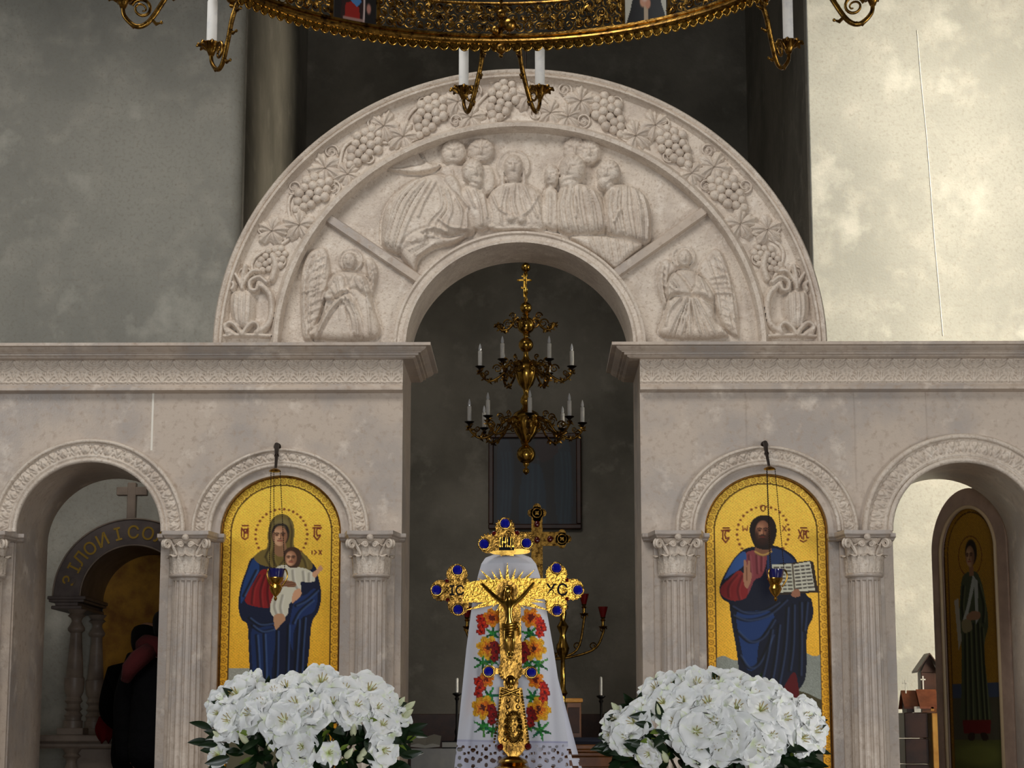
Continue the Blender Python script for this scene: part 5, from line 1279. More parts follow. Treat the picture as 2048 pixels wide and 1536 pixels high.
# ---- embroidered towel
M['towel'] = mat('embroidered_linen', (0.8, 0.8, 0.8, 1), 0.85, attr='paint', bump=(700, 2, 0.35, 0.001))
towel = empty('embroidered_towel', (Q(1025, 1480).x, YX+0.03, ZTAB), 'white towel with flower embroidery and lace hem, hung behind the gilt cross', 'towel')
rowsT = np.array([1100, 1107, 1112, 1125, 1150, 1200, 1300, 1400, 1480, 1560.]); lft = np.array([992, 980, 970, 962, 955, 944, 931, 921, 913, 905.]); rgt = np.array([1040, 1052, 1062, 1072, 1080, 1090, 1108, 1123, 1136, 1142.])
nv, nu = 330, 180
v = np.linspace(1103, 1560, nv); u = np.linspace(-1, 1, nu); U, V = np.meshgrid(u, v)
Lx, Rx = np.interp(V, rowsT, lft), np.interp(V, rowsT, rgt); PXX = (Lx+Rx)/2+U*(Rx-Lx)/2
dep = np.interp(V, [1103, 1106, 1112, 1125, 1150, 1175, 1300, 1560], [0.060, 0.040, 0.026, 0.016, 0.014, 0.026, 0.030, 0.020])
dep = dep+0.010*np.cos(U*7.5+V*0.004)*np.clip((V-1150)/150, 0, 1)+0.022*U**2+0.004*np.sin(U*17+V*.01)*np.clip((V-1200)/200, 0, 1)
a = Art(PXX, V, (0.87, 0.87, 0.90))
cell = 2.3; qx = np.round(a.x/cell); qy = np.round(a.y/cell); rndc = np.sin(qx*12.9898+qy*78.233)*43758.5453; rndc = rndc-np.floor(rndc)
ax, ay = a.x.copy(), a.y.copy(); a.x, a.y = qx*cell, qy*cell
def flower(cx, cy, r, cols, pet=6, ph=0):
    d = np.hypot(a.x-cx, a.y-cy); t = np.arctan2(a.y-cy, a.x-cx)+ph
    rr = r*(0.72+0.28*np.abs(np.cos(t*pet/2))); f = d/rr; m_ = f < 1
    idx = np.clip((f[m_]+0.25*(rndc[m_]-0.5))*len(cols), 0, len(cols)-1).astype(int)
    a.c[m_] = np.array(cols)[idx]*(0.82+0.3*rndc[m_])[:,None]
def leafs(cx, cy, r):
    for k in range(6):
        t = k*PI/3+cx; x1, y1 = cx+r*math.cos(t), cy+r*math.sin(t)
        g = [(0.05, 0.34, 0.14), (0.16, 0.52, 0.20), (0.10, 0.42, 0.28), (0.30, 0.55, 0.22)][k % 4]
        d = a.dist([(cx, cy), (x1, y1)], 8); m_ = d < 3.6*(1-0.5*np.hypot(a.x-cx, a.y-cy)/r).clip(0.2, 1)
        a.c[m_] = np.array(g)*(0.7+0.6*rndc[m_])[:,None]
YEL = [(0.35, 0.10, 0.04), (0.90, 0.45, 0.05), (0.95, 0.62, 0.08), (0.93, 0.70, 0.14)]; ORG = [(0.45, 0.10, 0.03), (0.92, 0.42, 0.05), (0.95, 0.58, 0.10)]; RED = [(0.40, 0.03, 0.03), (0.80, 0.10, 0.04), (0.88, 0.22, 0.05), (0.60, 0.05, 0.04)]; MAR = [(0.35, 0.03, 0.03), (0.62, 0.07, 0.04), (0.50, 0.05, 0.03)]
for (x, y, r) in ((985, 1268, 15), (965, 1326, 20), (985, 1322, 14), (978, 1394, 18), (966, 1455, 20), (985, 1462, 12), (1060, 1268, 17), (1077, 1330, 20), (1055, 1330, 12), (1065, 1396, 18), (1081, 1462, 22), (1060, 1455, 10)): leafs(x, y, r)
for (x, y, r, c, n_) in ((983, 1236, 20, ORG, 6), (975, 1296, 25, YEL, 7), (972, 1360, 17, ORG, 6), (966, 1416, 26, YEL, 7), (1062, 1236, 21, ORG, 6), (1068, 1298, 26, YEL, 7), (1072, 1362, 18, ORG, 6), (1078, 1421, 26, YEL, 7)): flower(x, y, r, c, n_, x)
for (x, y, c) in ((962, 1250, RED), (957, 1376, RED), (984, 1431, MAR), (990, 1304, MAR), (1081, 1255, RED), (1088, 1386, RED), (1062, 1436, MAR), (1048, 1306, MAR)):
    flower(x-2, y-13, 10, c, 5); flower(x+2, y, 12, c, 5, 1); flower(x-1, y+12, 10, c, 5, 2)
a.x, a.y = ax, ay
a.c *= (0.97+0.05*np.sin(a.x*2.4)*np.sin(a.y*2.4))[:,None]
lace = (a.y > 1484); la = (a.x-905); lb = a.y
a.line([(900, 1482), (1145, 1486)], 2.5, (0.66, 0.66, 0.76), 0.8, curve=False)
hole = np.zeros(a.x.size, bool)
for i in range(9):
    cx = 918+i*27
    for (dx, dy, r) in ((0, 1500, 5.0), (-9, 1508, 3.4), (9, 1508, 3.4), (-7, 1494, 2.6), (7, 1494, 2.6), (0, 1517, 4.2), (-12, 1522, 4.4), (12, 1522, 4.4), (0, 1532, 4.4), (-8, 1540, 3.6), (8, 1540, 3.6), (0, 1548, 4.5), (13, 1551, 4)):
        hole |= np.hypot((a.x-cx-dx)*(1+0.25*math.sin(i+dy)), a.y-dy-1.5*math.sin(i*2.1+dx)) < r*0.72
hole &= lace
a.c[lace] *= np.array([0.93, 0.93, 0.97])
C4 = [np.array(Q(*q_)) for q_ in ((900, 1100), (1150, 1100), (900, 1560), (1150, 1560))]
uu = ((PXX-900)/250).ravel()[:,None]; vv = ((V-1100)/460).ravel()[:,None]
pts = (C4[0]*(1-uu)+C4[1]*uu)*(1-vv)+(C4[2]*(1-uu)+C4[3]*uu)*vv
pts[:,1] = YX+dep.ravel()
grid_mesh('cloth', pts, nu, nv, M['towel'], towel, colors=a.c, keep=~hole)
# rear half of the towel with its lace end showing at the right
v2 = np.linspace(1108, 1560, 120); U2, V2 = np.meshgrid(np.linspace(-1, 1, 70), v2)
Lx = np.interp(V2, [1108, 1200, 1480, 1560], [985, 975, 1010, 1020]); Rx = np.interp(V2, [1108, 1200, 1480, 1560], [1058, 1075, 1150, 1172]); PX2 = (Lx+Rx)/2+U2*(Rx-Lx)/2
b = Art(PX2, V2, (0.84, 0.84, 0.88)); hole = np.zeros(b.x.size, bool)
for i in range(6):
    cx = 1040+i*25
    for (dx, dy, r) in ((0, 1505, 5), (-8, 1515, 4), (8, 1515, 4), (0, 1528, 6), (-10, 1538, 4), (10, 1538, 4), (0, 1550, 5)): hole |= np.hypot(b.x-cx-dx, b.y-dy) < r*0.8
uu = ((PX2-900)/250).ravel()[:,None]; vv = ((V2-1100)/460).ravel()[:,None]
pts = (C4[0]*(1-uu)+C4[1]*uu)*(1-vv)+(C4[2]*(1-uu)+C4[3]*uu)*vv
pts[:,1] = YX+0.060+0.03*np.clip((V2.ravel()-1150)/300, 0, 1)+0.006*np.sin(U2.ravel()*8)
grid_mesh('rear_fold', pts, 70, 120, M['towel'], towel, colors=b.c, keep=~hole)

# ---- table under them
M['table_cloth'] = mat('table_cloth', hexlin(214,208,196), 0.9, noise=[(4, 4, hexlin(190,184,172), 0.4, 0.7)])
tb = empty('offering_table', (base.x, YX, 0), 'cloth-covered stand carrying the gilt cross and the white azaleas', 'table')
xa, xb = Q(380, 1500).x, Q(1680, 1500).x
MB().box(xa, xb, YX-0.34, YX+0.34, ZTAB-0.04, ZTAB, 0.008).build('top', M['table_cloth'], tb)
MB().box(xa-0.006, xb+0.006, YX-0.346, YX+0.346, 0.35, ZTAB-0.02, 0.004).build('cloth_skirt', M['table_cloth'], tb)
for sx in (xa+0.06, xb-0.06):
    for sy in (-0.28, 0.28): MB().box(sx-0.025, sx+0.025, YX+sy-0.025, YX+sy+0.025, 0, 0.4).build('leg', M['dark_metal'], tb)

# ---- white azaleas
M['petal'] = mat('azalea_petal', (0.8, 0.8, 0.8, 1), 0.55, attr='paint', sss=None)
M['leaf'] = mat('azalea_leaf', hexlin(26,48,22), 0.35, noise=[(20, 3, hexlin(14,28,12), 0.4, 0.7), (9, 2, hexlin(58,84,30), 0.62, 0.8)])
M['leaf_young'] = mat('young_leaf', hexlin(112,134,44), 0.45)
M['stem'] = mat('azalea_stem', hexlin(58,44,26), 0.8)
M['clay'] = mat('terracotta', hexlin(150,92,62), 0.8)
def blossom_mesh(seed, npet=5, rows=2, open_=1.0):
    rnd = random.Random(seed); V_ = []; F_ = []; Cc = []
    for row in range(rows):
        n = npet if row < 2 else npet-1
        for k in range(n):
            a0 = 2*PI*(k+0.5*row+rnd.uniform(-.12, .12))/n
            L = (0.041-0.009*row)*rnd.uniform(0.9, 1.12); Wd = L*0.74*rnd.uniform(0.9, 1.1); tilt = R(14+24*row)*rnd.uniform(0.8, 1.2)/open_
            ph = rnd.uniform(0, 6); nu_, nv_ = 9, 7; b = len(V_)
            for j in range(nv_):
                f = j/(nv_-1)
                for i in range(nu_):
                    s_ = i/(nu_-1)*2-1
                    wd = Wd*(0.22+0.95*math.sin(PI*min(0.12+f*0.62, 1)))*(1 if f < .8 else 1-0.5*(f-.8)/.2*abs(s_))
                    x = f*L*(1-0.13*s_*s_*f); y = s_*wd
                    z = 0.010*math.sin(f*PI*0.9)-0.012*f*f+0.006*s_*s_+f*f*(0.0042*math.sin(5*s_+ph)+0.0034*math.sin(9*s_+2.3*ph)+0.003*math.sin(14*s_+f*4))
                    x2 = x*math.cos(tilt)-z*math.sin(tilt); z2 = x*math.sin(tilt)+z*math.cos(tilt)
                    V_.append((x2*math.cos(a0)-y*math.sin(a0), x2*math.sin(a0)+y*math.cos(a0), z2+0.002*row))
                    g = max(0, 1-f*1.9); Cc.append((0.97-0.10*g, 0.975-0.03*g, 0.97-0.36*g))
            for j in range(nv_-1):
                for i in range(nu_-1): F_.append((b+j*nu_+i, b+j*nu_+i+1, b+(j+1)*nu_+i+1, b+(j+1)*nu_+i))
    for k in range(6):
        a0 = 2*PI*k/6+seed; b = len(V_); tip = (0.008*math.cos(a0), 0.008*math.sin(a0), 0.026)
        for (dx, dy) in ((0.0008, 0), (-0.0004, 0.0007), (-0.0004, -0.0007)):
            V_.append((dx, dy, 0.004)); V_.append((tip[0]+dx, tip[1]+dy, tip[2])); Cc += [(0.8, 0.82, 0.5), (0.75, 0.62, 0.35)]
        for q in range(3): q2 = (q+1) % 3; F_.append((b+2*q, b+2*q2, b+2*q2+1, b+2*q+1))
    me = bpy.data.meshes.new('blossom'); me.from_pydata(V_, [], F_)
    me.polygons.foreach_set('use_smooth', [True]*len(F_))
    c = np.ones((len(V_), 4), np.float32); c[:,:3] = srgb2lin(np.array(Cc))
    me.color_attributes.new('paint', 'FLOAT_COLOR', 'POINT').data.foreach_set('color', c.ravel())
    me.materials.append(M['petal']); me.update(); return me
BLM = [blossom_mesh(s_) for s_ in (1, 2, 3, 4, 5)]; STAR = blossom_mesh(11, 5, 1, 0.8)
def leaf_mesh(L, m_):
    V_ = []; F_ = []; n = 8
    for j in range(n+1):
        f = j/n; w_ = L*0.20*math.sin(PI*f**0.8)**0.9
        for s_ in (-1, -.5, 0, .5, 1): V_.append((s_*w_, f*L, -0.10*L*f*f+abs(s_)*w_*0.30))
    for j in range(n):
        for i in range(4): F_.append((j*5+i, j*5+i+1, (j+1)*5+i+1, (j+1)*5+i))
    me = bpy.data.meshes.new('leaf'); me.from_pydata(V_, [], F_); me.polygons.foreach_set('use_smooth', [True]*len(F_)); me.materials.append(m_); me.update(); return me
LFM = [leaf_mesh(0.045, M['leaf']), leaf_mesh(0.036, M['leaf']), leaf_mesh(0.026, M['leaf_young'])]
budm = MB().lathe([(0.001, 0), (0.006, 0.004), (0.008, 0.012), (0.006, 0.022), (0.001, 0.032)], 8).mesh('flower_bud', 180); budm.materials.append(M['petal'])
_c = np.ones((len(budm.vertices), 4), np.float32); _c[:,:3] = srgb2lin(np.array([0.88, 0.90, 0.74])); budm.color_attributes.new('paint', 'FLOAT_COLOR', 'POINT').data.foreach_set('color', _c.ravel())
def azalea(cpx, cpy, rx, ry, flowers, buds, seed, label, leafy):
    rnd = random.Random(seed); C0 = Q(cpx, cpy, 0.0)
    root = empty('azalea', (C0.x, YX, ZTAB), label, 'flowering plant', 'potted white azaleas beside the cross'); W0 = WORLD[root]
    def dome(px, py):
        dx, dy = (px-cpx)/rx, (py-cpy)/ry; d2 = min(dx*dx+dy*dy, 0.97)
        return -0.17*math.sqrt(1-d2), dx, dy
    def orient(nrm, spin):
        return (Vector(nrm).normalized().to_track_quat('Z', 'Y') @ Matrix.Rotation(spin, 3, 'Z').to_quaternion()).to_euler()
    for i, (px, py, r) in enumerate(flowers):
        dy, ux, uy = dome(px, py)
        o = link('blossom', BLM[i % 5] if r != 26 else STAR, root); o.location = Q(px, py, dy)-W0
        n = (ux*0.75+rnd.uniform(-.3, .3), -0.85, -uy*0.7+0.15+rnd.uniform(-.25, .25))
        o.rotation_euler = orient(n, rnd.uniform(0, 6.28)); k = r*pxx/0.041*0.97; o.scale = (k, k, k)
    for (px, py) in buds:
        dy, ux, uy = dome(px, py); o = link('flower_bud', budm, root); o.location = Q(px, py, dy-0.01)-W0
        o.rotation_euler = orient((ux+rnd.uniform(-.3, .3), -0.5, 0.8), 0)
    for i in range(285):
        if i < len(leafy): px, py = leafy[i]; dd = -0.004
        else:
            t = rnd.uniform(0, 2*PI); q = math.sqrt(rnd.random()); px, py = cpx+rx*0.93*q*math.cos(t), cpy+ry*q*math.sin(t)*0.9+6; dd = rnd.uniform(0.03, 0.07)
            if py < cpy: dd += 0.02
        dy, ux, uy = dome(px, py)
        o = link('leaf', LFM[rnd.choice((0, 0, 0, 1, 1, 1, 1, 2)) if i >= len(leafy) else (i % 5 == 4)*2], root); o.location = Q(px, py, dy+dd)-W0
        v_ = Vector((ux+rnd.uniform(-.7, .7), -0.45+rnd.uniform(-.4, .3), -uy*0.6+rnd.uniform(-.5, .6))).normalized()
        zx = Vector((rnd.uniform(-.6, .6), -1, rnd.uniform(-.2, .9))); zx = (zx-v_*zx.dot(v_)).normalized(); xx_ = v_.cross(zx)
        o.rotation_euler = Matrix((xx_, v_, zx)).transposed().to_euler(); k_ = rnd.uniform(0.9, 1.3) if i < len(leafy) else rnd.uniform(1.2, 1.7); o.scale = (k_, k_, k_)
    zp = ZTAB+0.20
    st = MB()
    for i in range(14):
        a_ = 2*PI*i/14; r1 = rnd.uniform(0.08, 0.17); e = Vector((C0.x+r1*math.cos(a_), YX+r1*math.sin(a_)*0.8, C0.z+rnd.uniform(-0.03, 0.05))); b_ = Vector((C0.x, YX, zp))
        st.tube([b_, b_.lerp(e, 0.5)+Vector((0, 0, 0.02)), e], [0.007, 0.004, 0.002], 5)
    st.build('branches', M['stem'], root, smooth=180)
    MB().lathe([(0.085, 0), (0.105, 0.17), (0.118, 0.17), (0.120, 0.21), (0.108, 0.21), (0.104, 0.19), (0.001, 0.19)], 32, (C0.x, YX, ZTAB)).build('pot', M['clay'], root)
    return root
FL = [(480,1396,46),(526,1414,40),(470,1446,46),(576,1384,42),(641,1373,50),(596,1416,46),(573,1449,50),(626,1434,46),(666,1409,40),(688,1389,42),(734,1391,50),(709,1416,38),(445,1404,32),(762,1456,38),(762,1500,40),(606,1494,36),(593,1520,36),(656,1507,26),(800,1432,24),(548,1392,36),(440,1430,28),(505,1432,42),(694,1436,32),(750,1420,36),(440,1510,26),(500,1375,36),(765,1405,34)]
azalea(615, 1480, 210, 122, FL, [(690,1517),(716,1524),(540,1500),(496,1487),(705,1473),(810,1420),(795,1415),(448,1480),(722,1515),(806,1436)], 3, 'white azalea plant in front of the icon of the veiled woman',
       [(425,1459),(420,1485),(436,1490),(815,1459),(812,1478),(822,1470),(800,1490),(780,1478),(640,1470),(660,1460),(690,1460),(720,1468),(735,1480),(700,1490),(560,1490),(520,1480),(530,1510),(480,1500),(460,1515),(680,1500),(640,1520),(550,1525),(720,1505),(800,1512),(735,1440),(755,1430),(640,1412),(445,1470),(660,1480),(500,1468)])
FR = [(1317,1385,40),(1351,1381,40),(1390,1376,44),(1432,1373,40),(1473,1381,44),(1508,1397,42),(1537,1392,36),(1371,1410,44),(1420,1415,48),(1468,1420,48),(1517,1427,48),(1561,1439,44),(1598,1439,44),(1620,1464,42),(1595,1478,42),(1390,1464,50),(1356,1450,40),(1395,1498,42),(1468,1471,48),(1505,1493,46),(1537,1476,40),(1527,1512,32),(1273,1447,40),(1232,1444,28),(1222,1470,22),(1256,1473,36),(1302,1505,30),(1330,1410,40),(1430,1450,46),(1290,1420,30),(1450,1395,40),(1560,1410,34),(1610,1425,34),(1440,1490,40)]
azalea(1428, 1480, 216, 118, FR, [(1290,1530),(1335,1525),(1240,1425),(1480,1520),(1320,1432)], 8, 'white azalea plant in front of the icon with the open book',
       [(1310,1432),(1325,1442),(1305,1452),(1330,1470),(1300,1480),(1290,1490),(1280,1505),(1250,1505),(1262,1520),(1325,1490),(1335,1508),(1430,1510),(1445,1522),(1570,1495),(1580,1510),(1560,1520),(1600,1515),(1610,1525),(1380,1525),(1345,1530),(1590,1530),(1240,1520),(1345,1480),(1480,1525),(1320,1462)])
# ================================================================ beyond the central gate
M['wood'] = mat('varnished_wood', hexlin(120,74,36), 0.35, noise=[(6, 6, hexlin(78,44,20), 0.4, 0.7)], bump=(40, 4, 0.1, 0.004))
M['wood_dark'] = mat('dark_wood', hexlin(62,34,20), 0.45, noise=[(8, 6, hexlin(36,18,10), 0.4, 0.7)])
M['wood_red'] = mat('red_wood', hexlin(150,84,52), 0.5, noise=[(14, 6, hexlin(112,58,34), 0.4, 0.7)])
M['wood_yellow'] = mat('pine_wood', hexlin(206,156,74), 0.5, noise=[(10, 6, hexlin(178,120,50), 0.4, 0.7)])
M['navy_cloth'] = mat('navy_cloth', hexlin(30,34,52), 0.85)
M['white_cloth'] = mat('white_cloth', hexlin(224,224,220), 0.85, noise=[(5, 3, hexlin(200,202,204), 0.4, 0.7)])
M['paper'] = mat('paper', hexlin(226,224,214), 0.8)
M['black'] = mat('black_iron', hexlin(22,20,20), 0.5, 0.4)
# wall painting
A0, A1 = P(977, 866, YB-0.05), P(1163, 1058, YB-0.05)
pic = empty('framed_painting', ((A0.x+A1.x)/2, YB-0.03, A1.z), 'large dark painting in a red-brown frame on the sanctuary end wall behind the chandelier', 'painting')
fw = 0.045
for (x0, x1, z0, z1) in ((A0.x, A1.x, A0.z-fw, A0.z), (A0.x, A1.x, A1.z, A1.z+fw), (A0.x, A0.x+fw, A1.z+fw, A0.z-fw), (A1.x-fw, A1.x, A1.z+fw, A0.z-fw)):
    MB().box(x0, x1, YB-0.06, YB-0.001, z0, z1, 0.008).build('frame_side', M['wood_dark'], pic)
nu, nv = 70, 76; px_, py_ = np.meshgrid(np.linspace(977, 1163, nu), np.linspace(866, 1058, nv)); a = Art(px_, py_, (0.09, 0.07, 0.07))
a.fill([(1030, 866), (1020, 930), (1025, 1058), (1110, 1058), (1115, 930), (1105, 866)], (0.06, 0.05, 0.06)); 
a.fill([(988, 890), (1010, 870), (1025, 930), (1020, 1000), (1012, 1058), (988, 1058)], (0.10, 0.19, 0.28)); a.fill([(1120, 880), (1148, 890), (1150, 1058), (1122, 1058), (1112, 960)], (0.10, 0.20, 0.27))
a.fill([(1045, 940), (1085, 935), (1092, 1058), (1038, 1058)], (0.06, 0.20, 0.30))
for x in (998, 1006, 1014, 1052, 1062, 1076, 1128, 1138, 1145): a.line([(x, 900), (x+3, 960), (x-2, 1058)], 2.5, (0.22, 0.36, 0.44), 0.55, soft=2)
a.line([(1075, 915), (1100, 905), (1128, 885)], 3, (0.42, 0.28, 0.26), 0.8); a.fill([(1070, 875), (1110, 870), (1120, 900), (1085, 920)], (0.22, 0.09, 0.09))
px3, pz3 = np.meshgrid(np.linspace(A0.x+fw*.8, A1.x-fw*.8, nu), np.linspace(A0.z-fw*.8, A1.z+fw*.8, nv))
grid_mesh('canvas', np.stack([px3.ravel(), np.full(px3.size, YB-0.03), pz3.ravel()], 1), nu, nv, M['medallion_paint'], pic, colors=a.c*0.62)
MB().box(A0.x+fw*.5, A1.x-fw*.5, YB-0.028, YB-0.004, A1.z+fw*.5, A0.z-fw*.5).build('backing', M['wood_dark'], pic)
struct('trim_1', MB().box(xl, xr, YB-0.03, YB, 0.6, Z(1428, YB), 0.004), M['wood_dark'])

# altar table
YA = 3.2; zA = Z(1489, YA)
xa0, xa1 = X(908, 1490, YA), X(1262, 1490, YA)
alt = empty('altar_table', ((xa0+xa1)/2, YA+0.5, 0.6), 'wooden altar table with moulded front and navy cloth on top, behind the cross', 'table')
bd = MB().box(xa0+0.06, xa1-0.06, YA+0.06, YA+0.94, 0.6, zA-0.16); bd.build('body', M['wood'], alt)
for (o_, z0, z1) in ((0.0, zA-0.035, zA), (0.012, zA-0.055, zA-0.035), (0.030, zA-0.085, zA-0.055), (0.045, zA-0.16, zA-0.085)):
    MB().box(xa0+o_, xa1-o_, YA+o_, YA+1-o_, z0, z1, 0.006).build('top' if o_ == 0 else 'moulding', M['wood'], alt)
for i in range(4):
    w0 = xa0+0.1+(xa1-xa0-0.2)*i/4; MB().box(w0+0.02, w0+(xa1-xa0-0.2)/4-0.02, YA+0.04, YA+0.062, 0.7, zA-0.22, 0.012).build('panel', M['wood_yellow'], alt)
cl = MB().box(xa0+0.35, xa1-0.01, YA-0.004, YA+0.20, zA, zA+0.05, 0.02); tag(cl.build('altar_cloth', M['navy_cloth']), 'folded navy cloth lying on the altar table', 'cloth')
# white covered lectern with an open book, left of the cross
YL2 = 2.5; xq0, xq1 = X(822, 1510, YL2), X(928, 1510, YL2); zq = Z(1497, YL2)
lec = empty('lectern', ((xq0+xq1)/2, YL2+0.15, 0.6), 'small stand draped in white cloth, left of the gilt cross inside the gate', 'lectern')
nu, nv = 60, 24; uu, vv = np.meshgrid(np.linspace(xq0, xq1, nu), np.linspace(0, 1, nv))
pts = np.stack([uu.ravel(), (YL2+0.012*np.sin(uu*70)*vv+0.004*np.sin(uu*160)*vv).ravel(), (zq-vv*0.5).ravel()], 1); grid_mesh('cloth_front', pts, nu, nv, M['white_cloth'], lec)
MB().box(xq0, xq1, YL2, YL2+0.3, zq-0.012, zq, 0.004).build('top', M['white_cloth'], lec)
MB().box(xq0+0.03, xq1-0.03, YL2+0.04, YL2+0.26, 0.6, zq-0.012).build('body', M['wood_dark'], lec)
bk = empty('open_book', (X(850, 1490, YL2), YL2+0.12, zq), 'open book with white pages lying on the white covered stand', 'book')
for sx in (-1, 1):
    c = X(850, 1490, YL2)
    m = MB().add([(c, YL2+0.02, zq+0.002), (c+sx*0.10, YL2+0.02, zq+0.012), (c+sx*0.10, YL2+0.22, zq+0.075), (c, YL2+0.22, zq+0.06), (c, YL2+0.02, zq+0.020), (c+sx*0.05, YL2+0.02, zq+0.034), (c+sx*0.10, YL2+0.02, zq+0.022), (c+sx*0.10, YL2+0.22, zq+0.085), (c+sx*0.05, YL2+0.22, zq+0.096), (c, YL2+0.22, zq+0.080)],
        [(0, 1, 2, 3), (4, 5, 8, 9), (5, 6, 7, 8), (0, 4, 9, 3), (1, 6, 7, 2), (0, 1, 6, 5, 4), (3, 2, 7, 8, 9)]); m.build('page_block', M['paper'], bk)
bk2 = empty('closed_book', (X(900, 1480, YL2+0.1), YL2+0.15, zq), 'closed black book beside the open book', 'book')
c = X(900, 1480, YL2)
MB().box(c-0.06, c+0.05, YL2+0.05, YL2+0.25, zq+0.001, zq+0.008, 0.002).box(c-0.06, c+0.05, YL2+0.05, YL2+0.25, zq+0.042, zq+0.050, 0.002).build('cover', M['black'], bk2); MB().box(c-0.056, c+0.044, YL2+0.056, YL2+0.244, zq+0.008, zq+0.042).build('page_block', M['paper'], bk2)
# candlesticks
def candlestick(px, r0, r1, r2, Y, zb, label):
    c = P(px, r1, Y); root = empty('candlestick', (c.x, Y, zb), label, 'candlestick', 'dark candlesticks on the altar')
    h = Z(r1, Y)-zb
    MB().lathe([(0.05, 0), (0.05, 0.012), (0.018, 0.03), (0.010, 0.06), (0.018, 0.09), (0.009, 0.12), (0.009, h-0.06), (0.018, h-0.045), (0.010, h-0.03), (0.034, h-0.012), (0.034, h-0.006), (0.012, h)], 18, (c.x, Y, zb)).build('stick', M['black'], root)
    MB().lathe([(0.010, h-0.004), (0.010, Z(r0, Y)-zb), (0.002, Z(r0, Y)-zb+0.006)], 10, (c.x, Y, zb)).build('candle', M['candle'], root)
candlestick(914, 1357, 1385, 1480, YA+0.25, zA, 'dark candlestick with a pale candle left of the draped cross')
candlestick(1202, 1355, 1390, 1470, YA+0.28, zA, 'dark candlestick with a pale candle right of the draped cross')
# altar cross behind
YK = 4.05
def plk(poly, y0, y1): return MB().prism([[(P(*p, YK).x, P(*p, YK).z) for p in poly]], YK+y0, YK+y1)
kx = empty('altar_cross', (P(1074, 1400, YK).x, YK, zA), 'aged gilt altar cross standing behind the draped cross', 'cross')
plk([(1063, 1030), (1085, 1030), (1087, 1420), (1061, 1420)], -0.01, 0.01).build('shaft', M['gold_dark'], kx)
plk([(1020, 1064), (1120, 1064), (1120, 1092), (1020, 1092)], -0.008, 0.008).build('crossbar', M['gold_dark'], kx)
for (cx, cy) in ((1074, 1026), (1020, 1078), (1124, 1078)):
    m = MB()
    for (dx, dy) in ((0, 0), (-11, 0), (11, 0), (0, -11), (0, 11)): m.join(plk([(cx+dx+(13 if dx == dy else 8)*math.cos(2*PI*i/18), cy+dy+(13 if dx == dy else 8)*math.sin(2*PI*i/18)) for i in range(18)], -0.010, 0.008))
    m.tube([P(cx+9*math.cos(2*PI*i/18), cy+9*math.sin(2*PI*i/18), YK-0.012) for i in range(18)], 0.006, 5, closed=True); m.build('trefoil_end', M['gold_dark'], kx)
for q in ((1074, 1048), (1074, 1080), (1044, 1078), (1100, 1078)): MB().ball(P(*q, YK-0.012), 0.022, 10, 8, (1, 0.4, 1.2)).build('cabochon', M['garnet'], kx)
MB().box(kx.location.x-0.12, kx.location.x+0.12, YK-0.1, YK+0.1, zA, zA+0.18, 0.01).build('foot', M['wood'], kx)
# branched lamp stand with red glasses
YS = 4.45
cs = P(1070, 1300, YS); zfl = 0.6
cd = empty('branched_lampstand', (cs.x, YS, zfl), 'gilt branched lamp stand with red glass lamps behind the altar', 'lamp stand')
zz = lambda r: Z(r, YS, 1070)
MB().lathe([(0.16, 0), (0.16, 0.02), (0.06, 0.06), (0.025, 0.12), (0.035, 0.18), (0.018, 0.24), (0.018, zz(1330)-zfl), (0.04, zz(1320)-zfl), (0.016, zz(1310)-zfl), (0.016, zz(1200)-zfl)], 20, (cs.x, YS, zfl)).build('stem', M['gold_dark'], cd)
for sx in (-1, 1):
    for (off, r0) in ((136, 1256), (98, 1230), (58, 1215)):
        x1 = P(1070+sx*off, r0, YS).x; z1 = zz(r0)
        pts = spl([(cs.x, YS, zz(1312)), (cs.x+(x1-cs.x)*.35, YS, zz(1318)), (cs.x+(x1-cs.x)*.85, YS, zz(1300)), (x1, YS, z1-0.04), (x1, YS, z1)], n=6)
        br = MB().tube(pts, 0.010, 7)
        for k in range(3):
            p = Vector(pts[6+k*6]); br.tube([p+Vector((0.03*math.cos(i*.5)*(1-i/22), 0, 0.03+0.03*math.sin(i*.5)*(1-i/22))) for i in range(18)], 0.005, 5)
        b = br.build('branch', M['gold_dark'], cd, smooth=70)
        MB().lathe([(0.010, -0.01), (0.030, 0.004), (0.036, 0.012), (0.012, 0.02), (0.012, 0.05), (0.022, 0.06), (0.012, 0.07), (0.022, 0.085)], 16, (x1, YS, z1)).build('lamp_stem', M['gold'], cd)
        MB().lathe([(0.018, 0.083), (0.026, 0.11), (0.040, 0.165), (0.037, 0.165), (0.02, 0.10), (0.001, 0.09)], 16, (x1, YS, z1)).build('red_glass', M['red_glass'], cd)
